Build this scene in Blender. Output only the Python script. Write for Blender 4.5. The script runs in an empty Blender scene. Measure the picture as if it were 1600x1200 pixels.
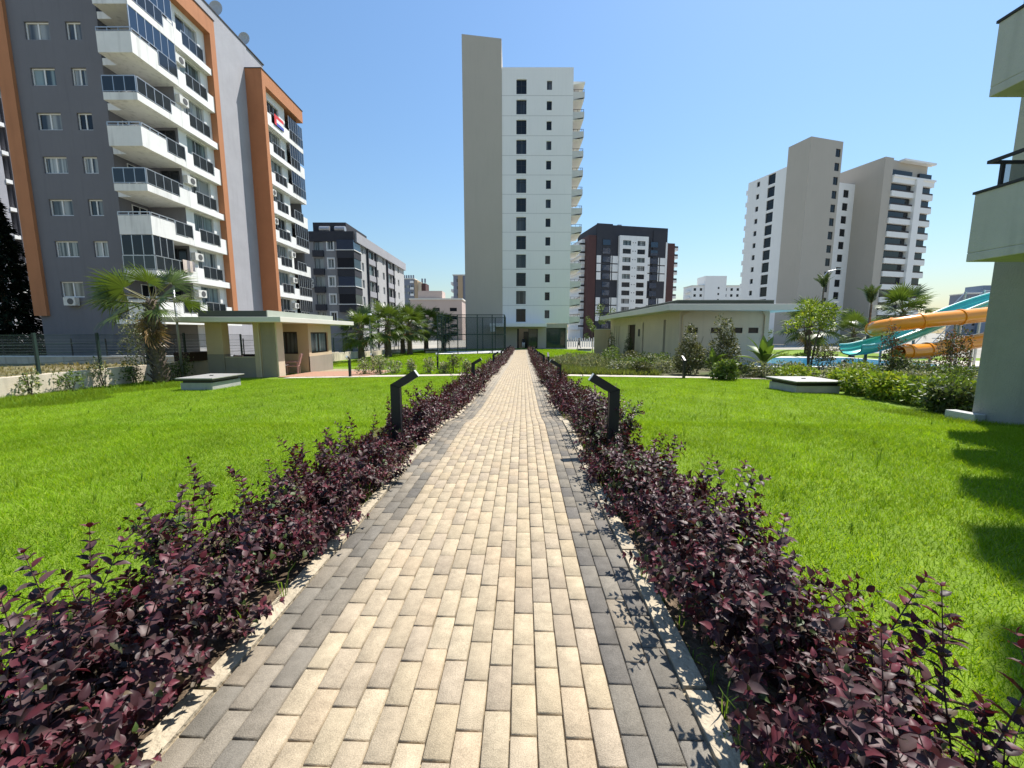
import bpy, bmesh, math, random
import numpy as np
from mathutils import Vector, Matrix

R = math.radians
sc = bpy.context.scene
COL = sc.collection

# ------------------------------------------------------------------ camera
cam_d = bpy.data.cameras.new("camera")
cam_d.sensor_width = 36.0
cam_d.lens = 36.0 * 625.0 / 1600.0
cam_d.clip_start = 0.05
cam_d.clip_end = 6000.0
cam = bpy.data.objects.new("camera", cam_d)
COL.objects.link(cam)
cam.location = (0.0, 0.0, 1.42)
cam.rotation_euler = (R(90) - math.atan(80 / 625.0), 0, 0)
sc.camera = cam

# ------------------------------------------------------------------ world, sun, exposure
SUN_EL, SUN_AZ = R(60.0), R(44.0)          # azimuth measured from +X towards +Y
world = bpy.data.worlds.new("World")
sc.world = world
world.use_nodes = True
wn = world.node_tree
wn.nodes.clear()
sky = wn.nodes.new("ShaderNodeTexSky")
sky.sky_type = 'NISHITA'
sky.sun_disc = False
sky.sun_elevation = SUN_EL
sky.sun_rotation = R(90) - SUN_AZ
sky.altitude = 1500.0
sky.air_density = 2.2
sky.dust_density = 2.0
sky.ozone_density = 10.0
bg = wn.nodes.new("ShaderNodeBackground")
bg.inputs[1].default_value = 0.092
wo = wn.nodes.new("ShaderNodeOutputWorld")
wn.links.new(sky.outputs[0], bg.inputs[0])
wn.links.new(bg.outputs[0], wo.inputs[0])

sun_d = bpy.data.lights.new("sun", 'SUN')
sun_d.energy = 4.9
sun_d.angle = R(0.53)
sun_d.color = (1.0, 0.955, 0.89)
sun = bpy.data.objects.new("sun", sun_d)
COL.objects.link(sun)
sdir = Vector((math.cos(SUN_EL) * math.cos(SUN_AZ), math.cos(SUN_EL) * math.sin(SUN_AZ), math.sin(SUN_EL)))
sun.rotation_euler = sdir.to_track_quat('Z', 'Y').to_euler()
sun.location = sdir * 120

sc.view_settings.view_transform = 'Standard'
sc.view_settings.look = 'None'
sc.view_settings.gamma = 1.0
sc.view_settings.exposure = 0.72
sc.view_settings.use_curve_mapping = False
sc.cycles.use_denoising = True
sc.cycles.max_bounces = 6
sc.cycles.diffuse_bounces = 3
sc.cycles.glossy_bounces = 3
sc.cycles.transmission_bounces = 4
sc.cycles.transparent_max_bounces = 6

# ------------------------------------------------------------------ materials
MATS = {}

def _mat(name):
    m = bpy.data.materials.new(name)
    m.use_nodes = True
    nt = m.node_tree
    b = nt.nodes["Principled BSDF"]
    MATS[name] = m
    return m, nt, b

def mat(name, col, rough=0.7, var=0.06, scale=2.0, bump=0.0, bscale=60.0, metal=0.0, spec=0.3, streak=0.0, coat=0.0):
    """plain painted / mineral surface: colour varied by large soft noise, optional vertical grime streaks, fine relief"""
    m, nt, b = _mat(name)
    tc = nt.nodes.new("ShaderNodeTexCoord")
    n1 = nt.nodes.new("ShaderNodeTexNoise")
    n1.inputs["Scale"].default_value = scale
    n1.inputs["Detail"].default_value = 6
    n1.inputs["Roughness"].default_value = 0.65
    nt.links.new(tc.outputs["Object"], n1.inputs["Vector"])
    mr = nt.nodes.new("ShaderNodeMapRange")
    mr.inputs[1].default_value = 0.3
    mr.inputs[2].default_value = 0.7
    mr.inputs[3].default_value = 1 - var
    mr.inputs[4].default_value = 1 + var
    nt.links.new(n1.outputs[0], mr.inputs[0])
    fac = mr.outputs[0]
    if streak > 0:
        mp = nt.nodes.new("ShaderNodeMapping")
        mp.inputs["Scale"].default_value = (2.2, 2.2, 0.16)
        nt.links.new(tc.outputs["Object"], mp.inputs[0])
        n2 = nt.nodes.new("ShaderNodeTexNoise")
        n2.inputs["Scale"].default_value = 1.6
        n2.inputs["Detail"].default_value = 7
        nt.links.new(mp.outputs[0], n2.inputs["Vector"])
        r2 = nt.nodes.new("ShaderNodeMapRange")
        r2.inputs[1].default_value = 0.52
        r2.inputs[2].default_value = 0.8
        r2.inputs[3].default_value = 1.0
        r2.inputs[4].default_value = 1.0 - streak
        nt.links.new(n2.outputs[0], r2.inputs[0])
        mu = nt.nodes.new("ShaderNodeMath")
        mu.operation = 'MULTIPLY'
        nt.links.new(fac, mu.inputs[0])
        nt.links.new(r2.outputs[0], mu.inputs[1])
        fac = mu.outputs[0]
    vm = nt.nodes.new("ShaderNodeVectorMath")
    vm.operation = 'SCALE'
    vm.inputs[0].default_value = col
    nt.links.new(fac, vm.inputs["Scale"])
    nt.links.new(vm.outputs[0], b.inputs["Base Color"])
    b.inputs["Roughness"].default_value = rough
    b.inputs["Metallic"].default_value = metal
    b.inputs["Specular IOR Level"].default_value = spec
    if coat:
        b.inputs["Coat Weight"].default_value = coat
        b.inputs["Coat Roughness"].default_value = 0.08
    if bump > 0:
        n3 = nt.nodes.new("ShaderNodeTexNoise")
        n3.inputs["Scale"].default_value = bscale
        n3.inputs["Detail"].default_value = 4
        nt.links.new(tc.outputs["Object"], n3.inputs["Vector"])
        bp = nt.nodes.new("ShaderNodeBump")
        bp.inputs["Strength"].default_value = bump
        bp.inputs["Distance"].default_value = 0.02
        nt.links.new(n3.outputs[0], bp.inputs["Height"])
        nt.links.new(bp.outputs[0], b.inputs["Normal"])
    return m

def mat_tone(name, rough=0.55, transl=0.35, tcol=None, spec=0.35, speck=0.0, bump=0.0, sat=1.0):
    """surface whose colour comes from the mesh's own 'tone' attribute (one tone per leaf, blade or paver)"""
    m, nt, b = _mat(name)
    at = nt.nodes.new("ShaderNodeAttribute")
    at.attribute_name = "tone"
    col = at.outputs["Color"]
    if speck > 0:
        tc = nt.nodes.new("ShaderNodeTexCoord")
        geo = nt.nodes.new("ShaderNodeNewGeometry")
        n1 = nt.nodes.new("ShaderNodeTexNoise")
        n1.inputs["Scale"].default_value = 14.0
        n1.inputs["Detail"].default_value = 6
        n1.inputs["Roughness"].default_value = 0.7
        nt.links.new(geo.outputs["Position"], n1.inputs["Vector"])
        n2 = nt.nodes.new("ShaderNodeTexNoise")
        n2.inputs["Scale"].default_value = 260.0
        n2.inputs["Detail"].default_value = 2
        nt.links.new(geo.outputs["Position"], n2.inputs["Vector"])
        ad = nt.nodes.new("ShaderNodeMath")
        ad.operation = 'ADD'
        nt.links.new(n1.outputs[0], ad.inputs[0])
        nt.links.new(n2.outputs[0], ad.inputs[1])
        mr = nt.nodes.new("ShaderNodeMapRange")
        mr.inputs[1].default_value = 0.7
        mr.inputs[2].default_value = 1.3
        mr.inputs[3].default_value = 1 - speck
        mr.inputs[4].default_value = 1 + speck
        nt.links.new(ad.outputs[0], mr.inputs[0])
        vm = nt.nodes.new("ShaderNodeVectorMath")
        vm.operation = 'SCALE'
        nt.links.new(col, vm.inputs[0])
        nt.links.new(mr.outputs[0], vm.inputs["Scale"])
        col = vm.outputs[0]
        if bump > 0:
            bp = nt.nodes.new("ShaderNodeBump")
            bp.inputs["Strength"].default_value = bump
            bp.inputs["Distance"].default_value = 0.004
            nt.links.new(n2.outputs[0], bp.inputs["Height"])
            nt.links.new(bp.outputs[0], b.inputs["Normal"])
    nt.links.new(col, b.inputs["Base Color"])
    b.inputs["Roughness"].default_value = rough
    b.inputs["Specular IOR Level"].default_value = spec
    if transl > 0:
        tr = nt.nodes.new("ShaderNodeBsdfTranslucent")
        if tcol:
            mx = nt.nodes.new("ShaderNodeVectorMath")
            mx.operation = 'MULTIPLY'
            nt.links.new(col, mx.inputs[0])
            mx.inputs[1].default_value = tcol
            nt.links.new(mx.outputs[0], tr.inputs[0])
        else:
            nt.links.new(col, tr.inputs[0])
        ms = nt.nodes.new("ShaderNodeMixShader")
        ms.inputs[0].default_value = transl
        nt.links.new(b.outputs[0], ms.inputs[1])
        nt.links.new(tr.outputs[0], ms.inputs[2])
        nt.links.new(ms.outputs[0], nt.nodes["Material Output"].inputs[0])
    return m

def mat_two(name, c1, c2, scale, lo=0.42, hi=0.58, rough=0.9, bump=0.3, bscale=30.0, spec=0.2, fine=0.0):
    """two colours in soft patches (soil, lawn floor, dry field)"""
    m, nt, b = _mat(name)
    tc = nt.nodes.new("ShaderNodeTexCoord")
    n1 = nt.nodes.new("ShaderNodeTexNoise")
    n1.inputs["Scale"].default_value = scale
    n1.inputs["Detail"].default_value = 9
    n1.inputs["Roughness"].default_value = 0.7
    nt.links.new(tc.outputs["Object"], n1.inputs["Vector"])
    mr = nt.nodes.new("ShaderNodeMapRange")
    mr.inputs[1].default_value = lo
    mr.inputs[2].default_value = hi
    nt.links.new(n1.outputs[0], mr.inputs[0])
    mx = nt.nodes.new("ShaderNodeMix")
    mx.data_type = 'RGBA'
    mx.inputs[6].default_value = (*c1, 1)
    mx.inputs[7].default_value = (*c2, 1)
    nt.links.new(mr.outputs[0], mx.inputs[0])
    nt.links.new(mx.outputs[2], b.inputs["Base Color"])
    b.inputs["Roughness"].default_value = rough
    b.inputs["Specular IOR Level"].default_value = spec
    n3 = nt.nodes.new("ShaderNodeTexNoise")
    n3.inputs["Scale"].default_value = bscale
    n3.inputs["Detail"].default_value = 6
    nt.links.new(tc.outputs["Object"], n3.inputs["Vector"])
    bp = nt.nodes.new("ShaderNodeBump")
    bp.inputs["Strength"].default_value = bump
    bp.inputs["Distance"].default_value = 0.03
    nt.links.new(n3.outputs[0], bp.inputs["Height"])
    nt.links.new(bp.outputs[0], b.inputs["Normal"])
    return m

def mat_glass(name, col, rough=0.06, spec=0.6, alpha=1.0):
    m, nt, b = _mat(name)
    b.inputs["Base Color"].default_value = (*col, 1)
    b.inputs["Roughness"].default_value = rough
    b.inputs["Specular IOR Level"].default_value = spec
    if alpha < 1:
        tr = nt.nodes.new("ShaderNodeBsdfTransparent")
        ms = nt.nodes.new("ShaderNodeMixShader")
        ms.inputs[0].default_value = 1 - alpha
        nt.links.new(b.outputs[0], ms.inputs[1])
        nt.links.new(tr.outputs[0], ms.inputs[2])
        nt.links.new(ms.outputs[0], nt.nodes["Material Output"].inputs[0])
    return m

def mat_curtain(name, dark, light, scale):
    """dark glazing with pale curtain folds hanging behind part of it"""
    m, nt, b = _mat(name)
    tc = nt.nodes.new("ShaderNodeTexCoord")
    mp = nt.nodes.new("ShaderNodeMapping")
    mp.inputs["Scale"].default_value = (scale, scale, 0.05)
    nt.links.new(tc.outputs["Object"], mp.inputs[0])
    n1 = nt.nodes.new("ShaderNodeTexNoise")
    n1.inputs["Scale"].default_value = 1.0
    n1.inputs["Detail"].default_value = 3
    nt.links.new(mp.outputs[0], n1.inputs["Vector"])
    mr = nt.nodes.new("ShaderNodeMapRange")
    mr.inputs[1].default_value = 0.42
    mr.inputs[2].default_value = 0.6
    nt.links.new(n1.outputs[0], mr.inputs[0])
    mx = nt.nodes.new("ShaderNodeMix")
    mx.data_type = 'RGBA'
    mx.inputs[6].default_value = (*dark, 1)
    mx.inputs[7].default_value = (*light, 1)
    nt.links.new(mr.outputs[0], mx.inputs[0])
    nt.links.new(mx.outputs[2], b.inputs["Base Color"])
    b.inputs["Roughness"].default_value = 0.08
    b.inputs["Specular IOR Level"].default_value = 0.55
    return m

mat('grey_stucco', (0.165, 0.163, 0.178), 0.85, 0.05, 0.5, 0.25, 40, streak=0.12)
mat('mid_grey_stucco', (0.26, 0.257, 0.262), 0.85, 0.05, 0.5, 0.25, 40, streak=0.10)
mat('pale_grey_stucco', (0.44, 0.44, 0.44), 0.85, 0.05, 0.5, 0.25, 40, streak=0.12)
mat('grey_recess', (0.36, 0.36, 0.385), 0.85, 0.07, 0.6, 0.2, 40, streak=0.1)
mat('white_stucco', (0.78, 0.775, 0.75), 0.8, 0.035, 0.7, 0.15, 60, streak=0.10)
mat('white_worn', (0.74, 0.73, 0.70), 0.8, 0.05, 1.2, 0.2, 60, streak=0.32)
mat('white_tower', (0.80, 0.79, 0.77), 0.8, 0.02, 0.15, 0.1, 40, streak=0.05)
mat('beige_tower', (0.44, 0.40, 0.345), 0.85, 0.03, 0.15, 0.1, 40, streak=0.05)
mat('orange_stucco', (0.44, 0.19, 0.09), 0.85, 0.06, 0.7, 0.2, 50, streak=0.12)
mat('dark_panel', (0.042, 0.043, 0.052), 0.7, 0.1, 0.6, 0.1)
mat('brown_panel', (0.092, 0.045, 0.041), 0.75, 0.08, 0.6, 0.1)
mat('soffit', (0.62, 0.60, 0.55), 0.85, 0.05, 1.0, 0.1)
mat('cream_wall', (0.56, 0.43, 0.29), 0.85, 0.05, 0.8, 0.25, 50, streak=0.12)
mat('cream_pale', (0.58, 0.485, 0.36), 0.85, 0.05, 0.8, 0.25, 50, streak=0.1)
mat('taupe_wall', (0.30, 0.255, 0.20), 0.85, 0.06, 0.9, 0.25, 50, streak=0.1)
mat('roof_edge', (0.66, 0.63, 0.56), 0.7, 0.04, 0.8, 0.1)
mat('roof_felt', (0.045, 0.058, 0.048), 0.85, 0.12, 1.2, 0.3)
mat('fence_wall', (0.62, 0.54, 0.43), 0.9, 0.16, 0.9, 0.4, 30, streak=0.4)
mat('concrete', (0.40, 0.395, 0.37), 0.85, 0.12, 3.0, 0.35, 50, streak=0.12)
mat('kerb_concrete', (0.41, 0.35, 0.255), 0.9, 0.25, 5.0, 0.7, 40)
mat('lid_metal', (0.40, 0.385, 0.355), 0.45, 0.12, 3.0, 0.15, 40, metal=0.3)
mat('dark_metal', (0.010, 0.011, 0.015), 0.45, 0.2, 6.0, 0.05, 90, spec=0.5)
mat('fence_green', (0.022, 0.042, 0.036), 0.5, 0.15, 5.0)
mat('grey_metal', (0.34, 0.35, 0.36), 0.4, 0.1, 4.0, metal=0.6)
mat('rail_metal', (0.50, 0.51, 0.52), 0.35, 0.06, 4.0, metal=0.7)
mat('white_frame', (0.70, 0.70, 0.69), 0.5, 0.03, 3.0)
mat('brown_frame', (0.032, 0.020, 0.017), 0.5, 0.15, 3.0)
mat('dark_frame', (0.03, 0.031, 0.034), 0.5, 0.1, 3.0)
mat('lens_white', (0.62, 0.63, 0.62), 0.35, 0.05, 5.0)
mat('air_unit', (0.64, 0.63, 0.59), 0.55, 0.06, 3.0, streak=0.15)
mat('air_grille', (0.10, 0.10, 0.10), 0.6, 0.1, 8.0)
mat('bark_palm', (0.135, 0.105, 0.080), 0.95, 0.45, 9.0, 0.7, 40)
mat('bark', (0.105, 0.082, 0.062), 0.95, 0.3, 8.0, 0.5, 40)
mat('stem_purple', (0.085, 0.045, 0.045), 0.7, 0.25, 20.0)
mat('stem_green', (0.075, 0.095, 0.035), 0.7, 0.25, 20.0)
mat('pink_plastic', (0.44, 0.26, 0.235), 0.5, 0.06, 4.0, 0.15, 80)
mat('white_plastic', (0.70, 0.68, 0.66), 0.5, 0.05, 4.0)
mat('dark_brown', (0.045, 0.020, 0.016), 0.6, 0.2, 4.0)
mat('orange_slide', (0.85, 0.32, 0.018), 0.28, 0.05, 1.2, spec=0.5, coat=0.4)
mat('turquoise_slide', (0.055, 0.46, 0.415), 0.28, 0.06, 1.2, spec=0.5, coat=0.4)
mat('turquoise_pale', (0.24, 0.58, 0.56), 0.35, 0.06, 1.2, spec=0.5, coat=0.3)
mat('terracotta', (0.36, 0.20, 0.13), 0.85, 0.2, 2.0, 0.25, 50)
mat('pale_paving', (0.47, 0.42, 0.34), 0.85, 0.12, 1.5, 0.3, 40)
mat('court_floor', (0.70, 0.69, 0.66), 0.9, 0.05, 1.0, 0.1)
mat('pool_coping', (0.60, 0.585, 0.54), 0.75, 0.08, 2.0, 0.2)
mat('skin', (0.36, 0.20, 0.14), 0.6, 0.05, 6.0)
mat('dark_cloth', (0.018, 0.018, 0.024), 0.85, 0.2, 8.0)
mat('pale_cloth', (0.52, 0.50, 0.47), 0.85, 0.08, 8.0)
mat('hair_dark', (0.012, 0.010, 0.009), 0.6, 0.2, 10.0)
mat('towel_pale', (0.62, 0.52, 0.45), 0.9, 0.08, 6.0)
mat('towel_grey', (0.26, 0.24, 0.25), 0.9, 0.1, 6.0)
mat('banner_red', (0.62, 0.05, 0.06), 0.7, 0.1, 3.0)
mat('banner_white', (0.70, 0.70, 0.70), 0.7, 0.1, 3.0)
mat('banner_blue', (0.06, 0.10, 0.40), 0.7, 0.1, 3.0)
mat('dish_grey', (0.52, 0.52, 0.52), 0.5, 0.1, 3.0)
mat('tank_grey', (0.45, 0.45, 0.46), 0.35, 0.1, 3.0, metal=0.5)
mat('pink_block', (0.50, 0.40, 0.35), 0.9, 0.05, 0.2)
mat('tan_block', (0.42, 0.31, 0.20), 0.9, 0.05, 0.2)
mat('slate_block', (0.20, 0.22, 0.27), 0.9, 0.06, 0.2)
mat('blue_block', (0.16, 0.21, 0.29), 0.6, 0.06, 0.2)
mat_two('joint_sand', (0.25, 0.20, 0.13), (0.37, 0.31, 0.21), 9.0, bump=0.5, bscale=120)
mat_two('soil', (0.085, 0.060, 0.040), (0.17, 0.125, 0.085), 7.0, bump=0.8, bscale=40)
mat_two('bed_soil', (0.10, 0.085, 0.050), (0.075, 0.10, 0.03), 1.2, bump=0.6, bscale=30)
mat_two('lawn_floor', (0.115, 0.185, 0.016), (0.165, 0.25, 0.022), 1.1, bump=0.6, bscale=45)
mat_two('rough_floor', (0.11, 0.135, 0.035), (0.075, 0.11, 0.02), 0.8, bump=0.6, bscale=30)
mat_two('dry_field', (0.28, 0.225, 0.13), (0.16, 0.15, 0.06), 0.7, bump=0.7, bscale=20)
mat_two('far_ground', (0.33, 0.31, 0.26), (0.27, 0.255, 0.21), 0.08, bump=0.2, bscale=3)
mat_glass('glass_dark', (0.012, 0.015, 0.020), 0.09, 0.35)
mat_glass('glass_blue', (0.020, 0.038, 0.072), 0.05, 0.7)
mat_glass('glass_rail', (0.015, 0.018, 0.022), 0.07, 0.6)
mat_glass('glass_green', (0.035, 0.055, 0.050), 0.06, 0.6)
mat_glass('glass_clear', (0.10, 0.13, 0.14), 0.05, 0.6, alpha=0.42)
mat_glass('mesh_net', (0.030, 0.045, 0.045), 0.8, 0.1, alpha=0.13)
mat_curtain('pane_curtain', (0.035, 0.042, 0.048), (0.42, 0.44, 0.43), 4.0)
mat_curtain('pane_dim', (0.014, 0.017, 0.022), (0.10, 0.105, 0.11), 1.2)
mat_curtain('pane_mixed', (0.020, 0.024, 0.028), (0.30, 0.31, 0.30), 1.5)
mat_curtain('pane_teal', (0.030, 0.045, 0.050), (0.23, 0.29, 0.29), 2.5)
mat_tone('leaf_purple', 0.48, 0.14, (1.5, 0.6, 0.6), 0.30)
mat_tone('leaf_green', 0.45, 0.35, (1.25, 1.2, 0.6), 0.4)
mat_tone('leaf_conifer', 0.8, 0.0, None, 0.05)
mat_tone('leaf_palm', 0.42, 0.30, (1.25, 1.2, 0.6), 0.45)
mat_tone('grass_blade', 0.60, 0.45, (1.3, 1.2, 0.4), 0.12)
mat_tone('paver_stone', 0.88, 0.0, None, 0.10, speck=0.30, bump=0.5)

# pool water
m, nt, b = _mat('pool_water')
b.inputs["Base Color"].default_value = (0.05, 0.30, 0.50, 1)
b.inputs["Roughness"].default_value = 0.06
b.inputs["Specular IOR Level"].default_value = 0.5
_n = nt.nodes.new("ShaderNodeTexNoise")
_n.inputs["Scale"].default_value = 2.5
_bp = nt.nodes.new("ShaderNodeBump")
_bp.inputs["Strength"].default_value = 0.25
_bp.inputs["Distance"].default_value = 0.05
nt.links.new(_n.outputs[0], _bp.inputs["Height"])
nt.links.new(_bp.outputs[0], b.inputs["Normal"])

# ------------------------------------------------------------------ mesh helpers
class MB:
    def __init__(self):
        self.v, self.f, self.m = [], [], []

    def poly(self, pts, mi=0):
        i = len(self.v)
        self.v += [tuple(p) for p in pts]
        self.f.append(tuple(range(i, i + len(pts))))
        self.m.append(mi)
        return self

    def box(self, x0, x1, y0, y1, z0, z1, mi=0):
        i = len(self.v)
        self.v += [(x0, y0, z0), (x1, y0, z0), (x1, y1, z0), (x0, y1, z0), (x0, y0, z1), (x1, y0, z1), (x1, y1, z1), (x0, y1, z1)]
        for q in ((0, 3, 2, 1), (4, 5, 6, 7), (0, 1, 5, 4), (1, 2, 6, 5), (2, 3, 7, 6), (3, 0, 4, 7)):
            self.f.append(tuple(i + k for k in q))
            self.m.append(mi)
        return self

    def prism(self, pts, axis, a, b, mi=0):
        """pts: outline in the two other axes (in order), swept along axis from a to b"""
        def P(p, t):
            if axis == 'x': return (t, p[0], p[1])
            if axis == 'y': return (p[0], t, p[1])
            return (p[0], p[1], t)
        i = len(self.v)
        n = len(pts)
        self.v += [P(p, a) for p in pts] + [P(p, b) for p in pts]
        self.f.append(tuple(range(i, i + n)))
        self.f.append(tuple(range(i + 2 * n - 1, i + n - 1, -1)))
        self.m += [mi, mi]
        for k in range(n):
            k2 = (k + 1) % n
            self.f.append((i + k, i + k2, i + n + k2, i + n + k))
            self.m.append(mi)
        return self

    def tube(self, pts, rad, n=8, cap=True, mi=0, closed=False):
        pts = [Vector(p) for p in pts]
        if not hasattr(rad, '__len__'):
            rad = [rad] * len(pts)
        i0 = len(self.v)
        up = Vector((0, 0, 1))
        prev = None
        for k, p in enumerate(pts):
            if k == 0: d = pts[1] - pts[0]
            elif k == len(pts) - 1: d = pts[-1] - pts[-2]
            else: d = pts[k + 1] - pts[k - 1]
            d.normalize()
            if prev is None:
                a = d.cross(up)
                if a.length < 1e-3: a = d.cross(Vector((1, 0, 0)))
            else:
                a = prev - d * prev.dot(d)
            a.normalize()
            prev = a
            c = d.cross(a)
            for j in range(n):
                t = 2 * math.pi * j / n
                self.v.append(tuple(p + (a * math.cos(t) + c * math.sin(t)) * rad[k]))
        for k in range(len(pts) - 1):
            for j in range(n):
                j2 = (j + 1) % n
                self.f.append((i0 + k * n + j, i0 + k * n + j2, i0 + (k + 1) * n + j2, i0 + (k + 1) * n + j))
                self.m.append(mi)
        if cap:
            self.f.append(tuple(i0 + j for j in range(n - 1, -1, -1)))
            self.f.append(tuple(i0 + (len(pts) - 1) * n + j for j in range(n)))
            self.m += [mi, mi]
        return self

    def cyl(self, x, y, z0, z1, r, n=12, r1=None, mi=0):
        return self.tube([(x, y, z0), (x, y, z1)], [r, r if r1 is None else r1], n, True, mi)

    def facade(self, O, u, nrm, W, z0, z1, ops, depth=0.14, mi=0, mir=None):
        """wall plane from O along u, facing nrm, with real openings (s0,s1,z0,z1) and their reveals"""
        mir = mi if mir is None else mir
        def P(s, z, d=0.0):
            return (O[0] + u[0] * s - nrm[0] * d, O[1] + u[1] * s - nrm[1] * d, z)
        S = sorted({0.0, W, *[o[0] for o in ops], *[o[1] for o in ops]})
        Z = sorted({z0, z1, *[o[2] for o in ops], *[o[3] for o in ops]})
        for a, b in zip(S[:-1], S[1:]):
            for c, d in zip(Z[:-1], Z[1:]):
                sm, zm = (a + b) / 2, (c + d) / 2
                if any(o[0] < sm < o[1] and o[2] < zm < o[3] for o in ops):
                    continue
                self.poly([P(a, c), P(b, c), P(b, d), P(a, d)], mi)
        for s0, s1, a, b in ops:
            self.poly([P(s0, a), P(s1, a), P(s1, a, depth), P(s0, a, depth)], mir)
            self.poly([P(s0, b), P(s1, b), P(s1, b, depth), P(s0, b, depth)], mir)
            self.poly([P(s0, a), P(s0, b), P(s0, b, depth), P(s0, a, depth)], mir)
            self.poly([P(s1, a), P(s1, b), P(s1, b, depth), P(s1, a, depth)], mir)
        return self

    def mesh(self, name, mats, smooth=False):
        me = bpy.data.meshes.new(name)
        me.from_pydata(self.v, [], self.f)
        if not isinstance(mats, (list, tuple)):
            mats = [mats]
        for mm in mats:
            me.materials.append(MATS[mm])
        if len(mats) > 1:
            me.polygons.foreach_set("material_index", self.m)
        if smooth:
            me.polygons.foreach_set("use_smooth", [True] * len(me.polygons))
        me.update()
        return me

    def build(self, name, mats, parent=None, smooth=False, bevel=0.0):
        o = link(name, self.mesh(name, mats, smooth), parent)
        if bevel:
            bv = o.modifiers.new("bevel", 'BEVEL')
            bv.width = bevel
            bv.segments = 2
            bv.limit_method = 'ANGLE'
        return o

def link(name, me, parent=None):
    o = bpy.data.objects.new(name, me)
    COL.objects.link(o)
    if parent is not None:
        o.parent = parent
    return o

def tag(o, label=None, cat=None, group=None, kind=None):
    if label: o["label"] = label
    if cat: o["category"] = cat
    if group: o["group"] = group
    if kind: o["kind"] = kind
    return o

def thing(name, label, cat, loc=(0, 0, 0), rz=0.0, group=None):
    o = bpy.data.objects.new(name, None)
    COL.objects.link(o)
    o.empty_display_size = 0.2
    o.location = loc
    o.rotation_euler = (0, 0, rz)
    return tag(o, label, cat, group)

def copy_tree(o, parent=None):
    c = o.copy()
    COL.objects.link(c)
    c.parent = parent
    for ch in list(o.children):
        copy_tree(ch, c)
    return c

def np_mesh(name, V, Fc, mats, tone=None, smooth=False):
    """V (n,3), Fc (m,k) arrays -> mesh, optional per-vertex tone (n,3)"""
    me = bpy.data.meshes.new(name)
    V = np.asarray(V, dtype=np.float32)
    Fc = np.asarray(Fc, dtype=np.int32)
    k = Fc.shape[1]
    me.vertices.add(len(V))
    me.vertices.foreach_set("co", V.ravel())
    me.loops.add(Fc.size)
    me.loops.foreach_set("vertex_index", Fc.ravel())
    me.polygons.add(len(Fc))
    me.polygons.foreach_set("loop_start", np.arange(0, Fc.size, k, dtype=np.int32))
    if smooth:
        me.polygons.foreach_set("use_smooth", np.ones(len(Fc), dtype=bool))
    me.update(calc_edges=True)
    if not isinstance(mats, (list, tuple)):
        mats = [mats]
    for mm in mats:
        me.materials.append(MATS[mm])
    if tone is not None:
        at = me.attributes.new("tone", 'FLOAT_COLOR', 'POINT')
        c = np.ones((len(V), 4), dtype=np.float32)
        c[:, :3] = tone
        at.data.foreach_set("color", c.ravel())
    return me

# ------------------------------------------------------------------ terrain
PY = [-30, 6.0, 6.35, 7.0, 8.6, 11, 14, 20, 27, 35, 45, 58, 400]
PZ = [0.0, 0.0, -0.035, -0.135, -0.235, -0.29, -0.36, -0.5, -0.68, -0.8, -0.9, -1.0, -1.0]
def Gp(y):
    return np.interp(y, PY, PZ)
def G(x, y):
    x = np.asarray(x, dtype=float)
    return np.interp(y, PY, PZ) - 0.016 * np.clip(np.abs(x) - 2.2, 0, 12) * np.clip(np.asarray(y, float) / 6.0, 0.15, 1)
def g(x, y):
    return float(G(x, y))
def xc(y):
    return -0.28 + 0.0275 * y
YAW = -math.atan(0.0275)

rng = np.random.default_rng(7)
rnd = random.Random(11)

def vnoise(x, y, s=1.0, o=0.0):
    """smooth cheap noise in 0..1"""
    x = np.asarray(x) * s + o
    y = np.asarray(y) * s - o * 1.7
    v = (np.sin(1.3 * x + 0.7 * y) + np.sin(0.9 * y - 1.7 * x + 1.1) + np.sin(2.3 * x + 2.9 * y + 2.0) * 0.6
         + np.sin(3.7 * y - 3.1 * x + 0.4) * 0.5 + np.sin(5.3 * x + 1.9 * y) * 0.35)
    return np.clip(0.5 + v / 6.0, 0, 1)

# ================================================================== SETTING
def sheet(name, xs, ys, zf, mats, dz=0.0):
    X, Y = np.meshgrid(xs, ys)
    Z = zf(X, Y) + dz
    V = np.stack([X, Y, Z], -1).reshape(-1, 3)
    nx, ny = len(xs), len(ys)
    i = np.arange(ny - 1)[:, None] * nx + np.arange(nx - 1)[None, :]
    Fc = np.stack([i, i + 1, i + nx + 1, i + nx], -1).reshape(-1, 4)
    o = link(name, np_mesh(name, V, Fc, mats, smooth=True))
    o["kind"] = "structure"
    return o

mb = MB()
mb.poly([(-2500, -600, -1.35), (2500, -600, -1.35), (2500, 4000, -1.35), (-2500, 4000, -1.35)])
tag(mb.build("ground", 'far_ground'), kind="structure")
lawn = sheet("lawn", np.arange(-15.1, 46.1, 0.7), np.concatenate([np.arange(-6, 20, 0.4), np.arange(20, 63.5, 1.0)]), G, 'lawn_floor')

def band(name, u0, u1, y0, y1, mats, dz, step=0.4):
    """a strip that runs with the path between offsets u0 and u1 from its centre line"""
    ys = np.arange(y0, y1 + 1e-6, step)
    V, Fc = [], []
    for k, y in enumerate(ys):
        V += [(xc(y) + u0, y, Gp(y) + dz), (xc(y) + u1, y, Gp(y) + dz)]
    V = np.array(V)
    i = np.arange(len(ys) - 1) * 2
    Fc = np.stack([i, i + 1, i + 3, i + 2], -1)
    o = link(name, np_mesh(name, V, Fc, mats))
    o["kind"] = "structure"
    return o

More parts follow.
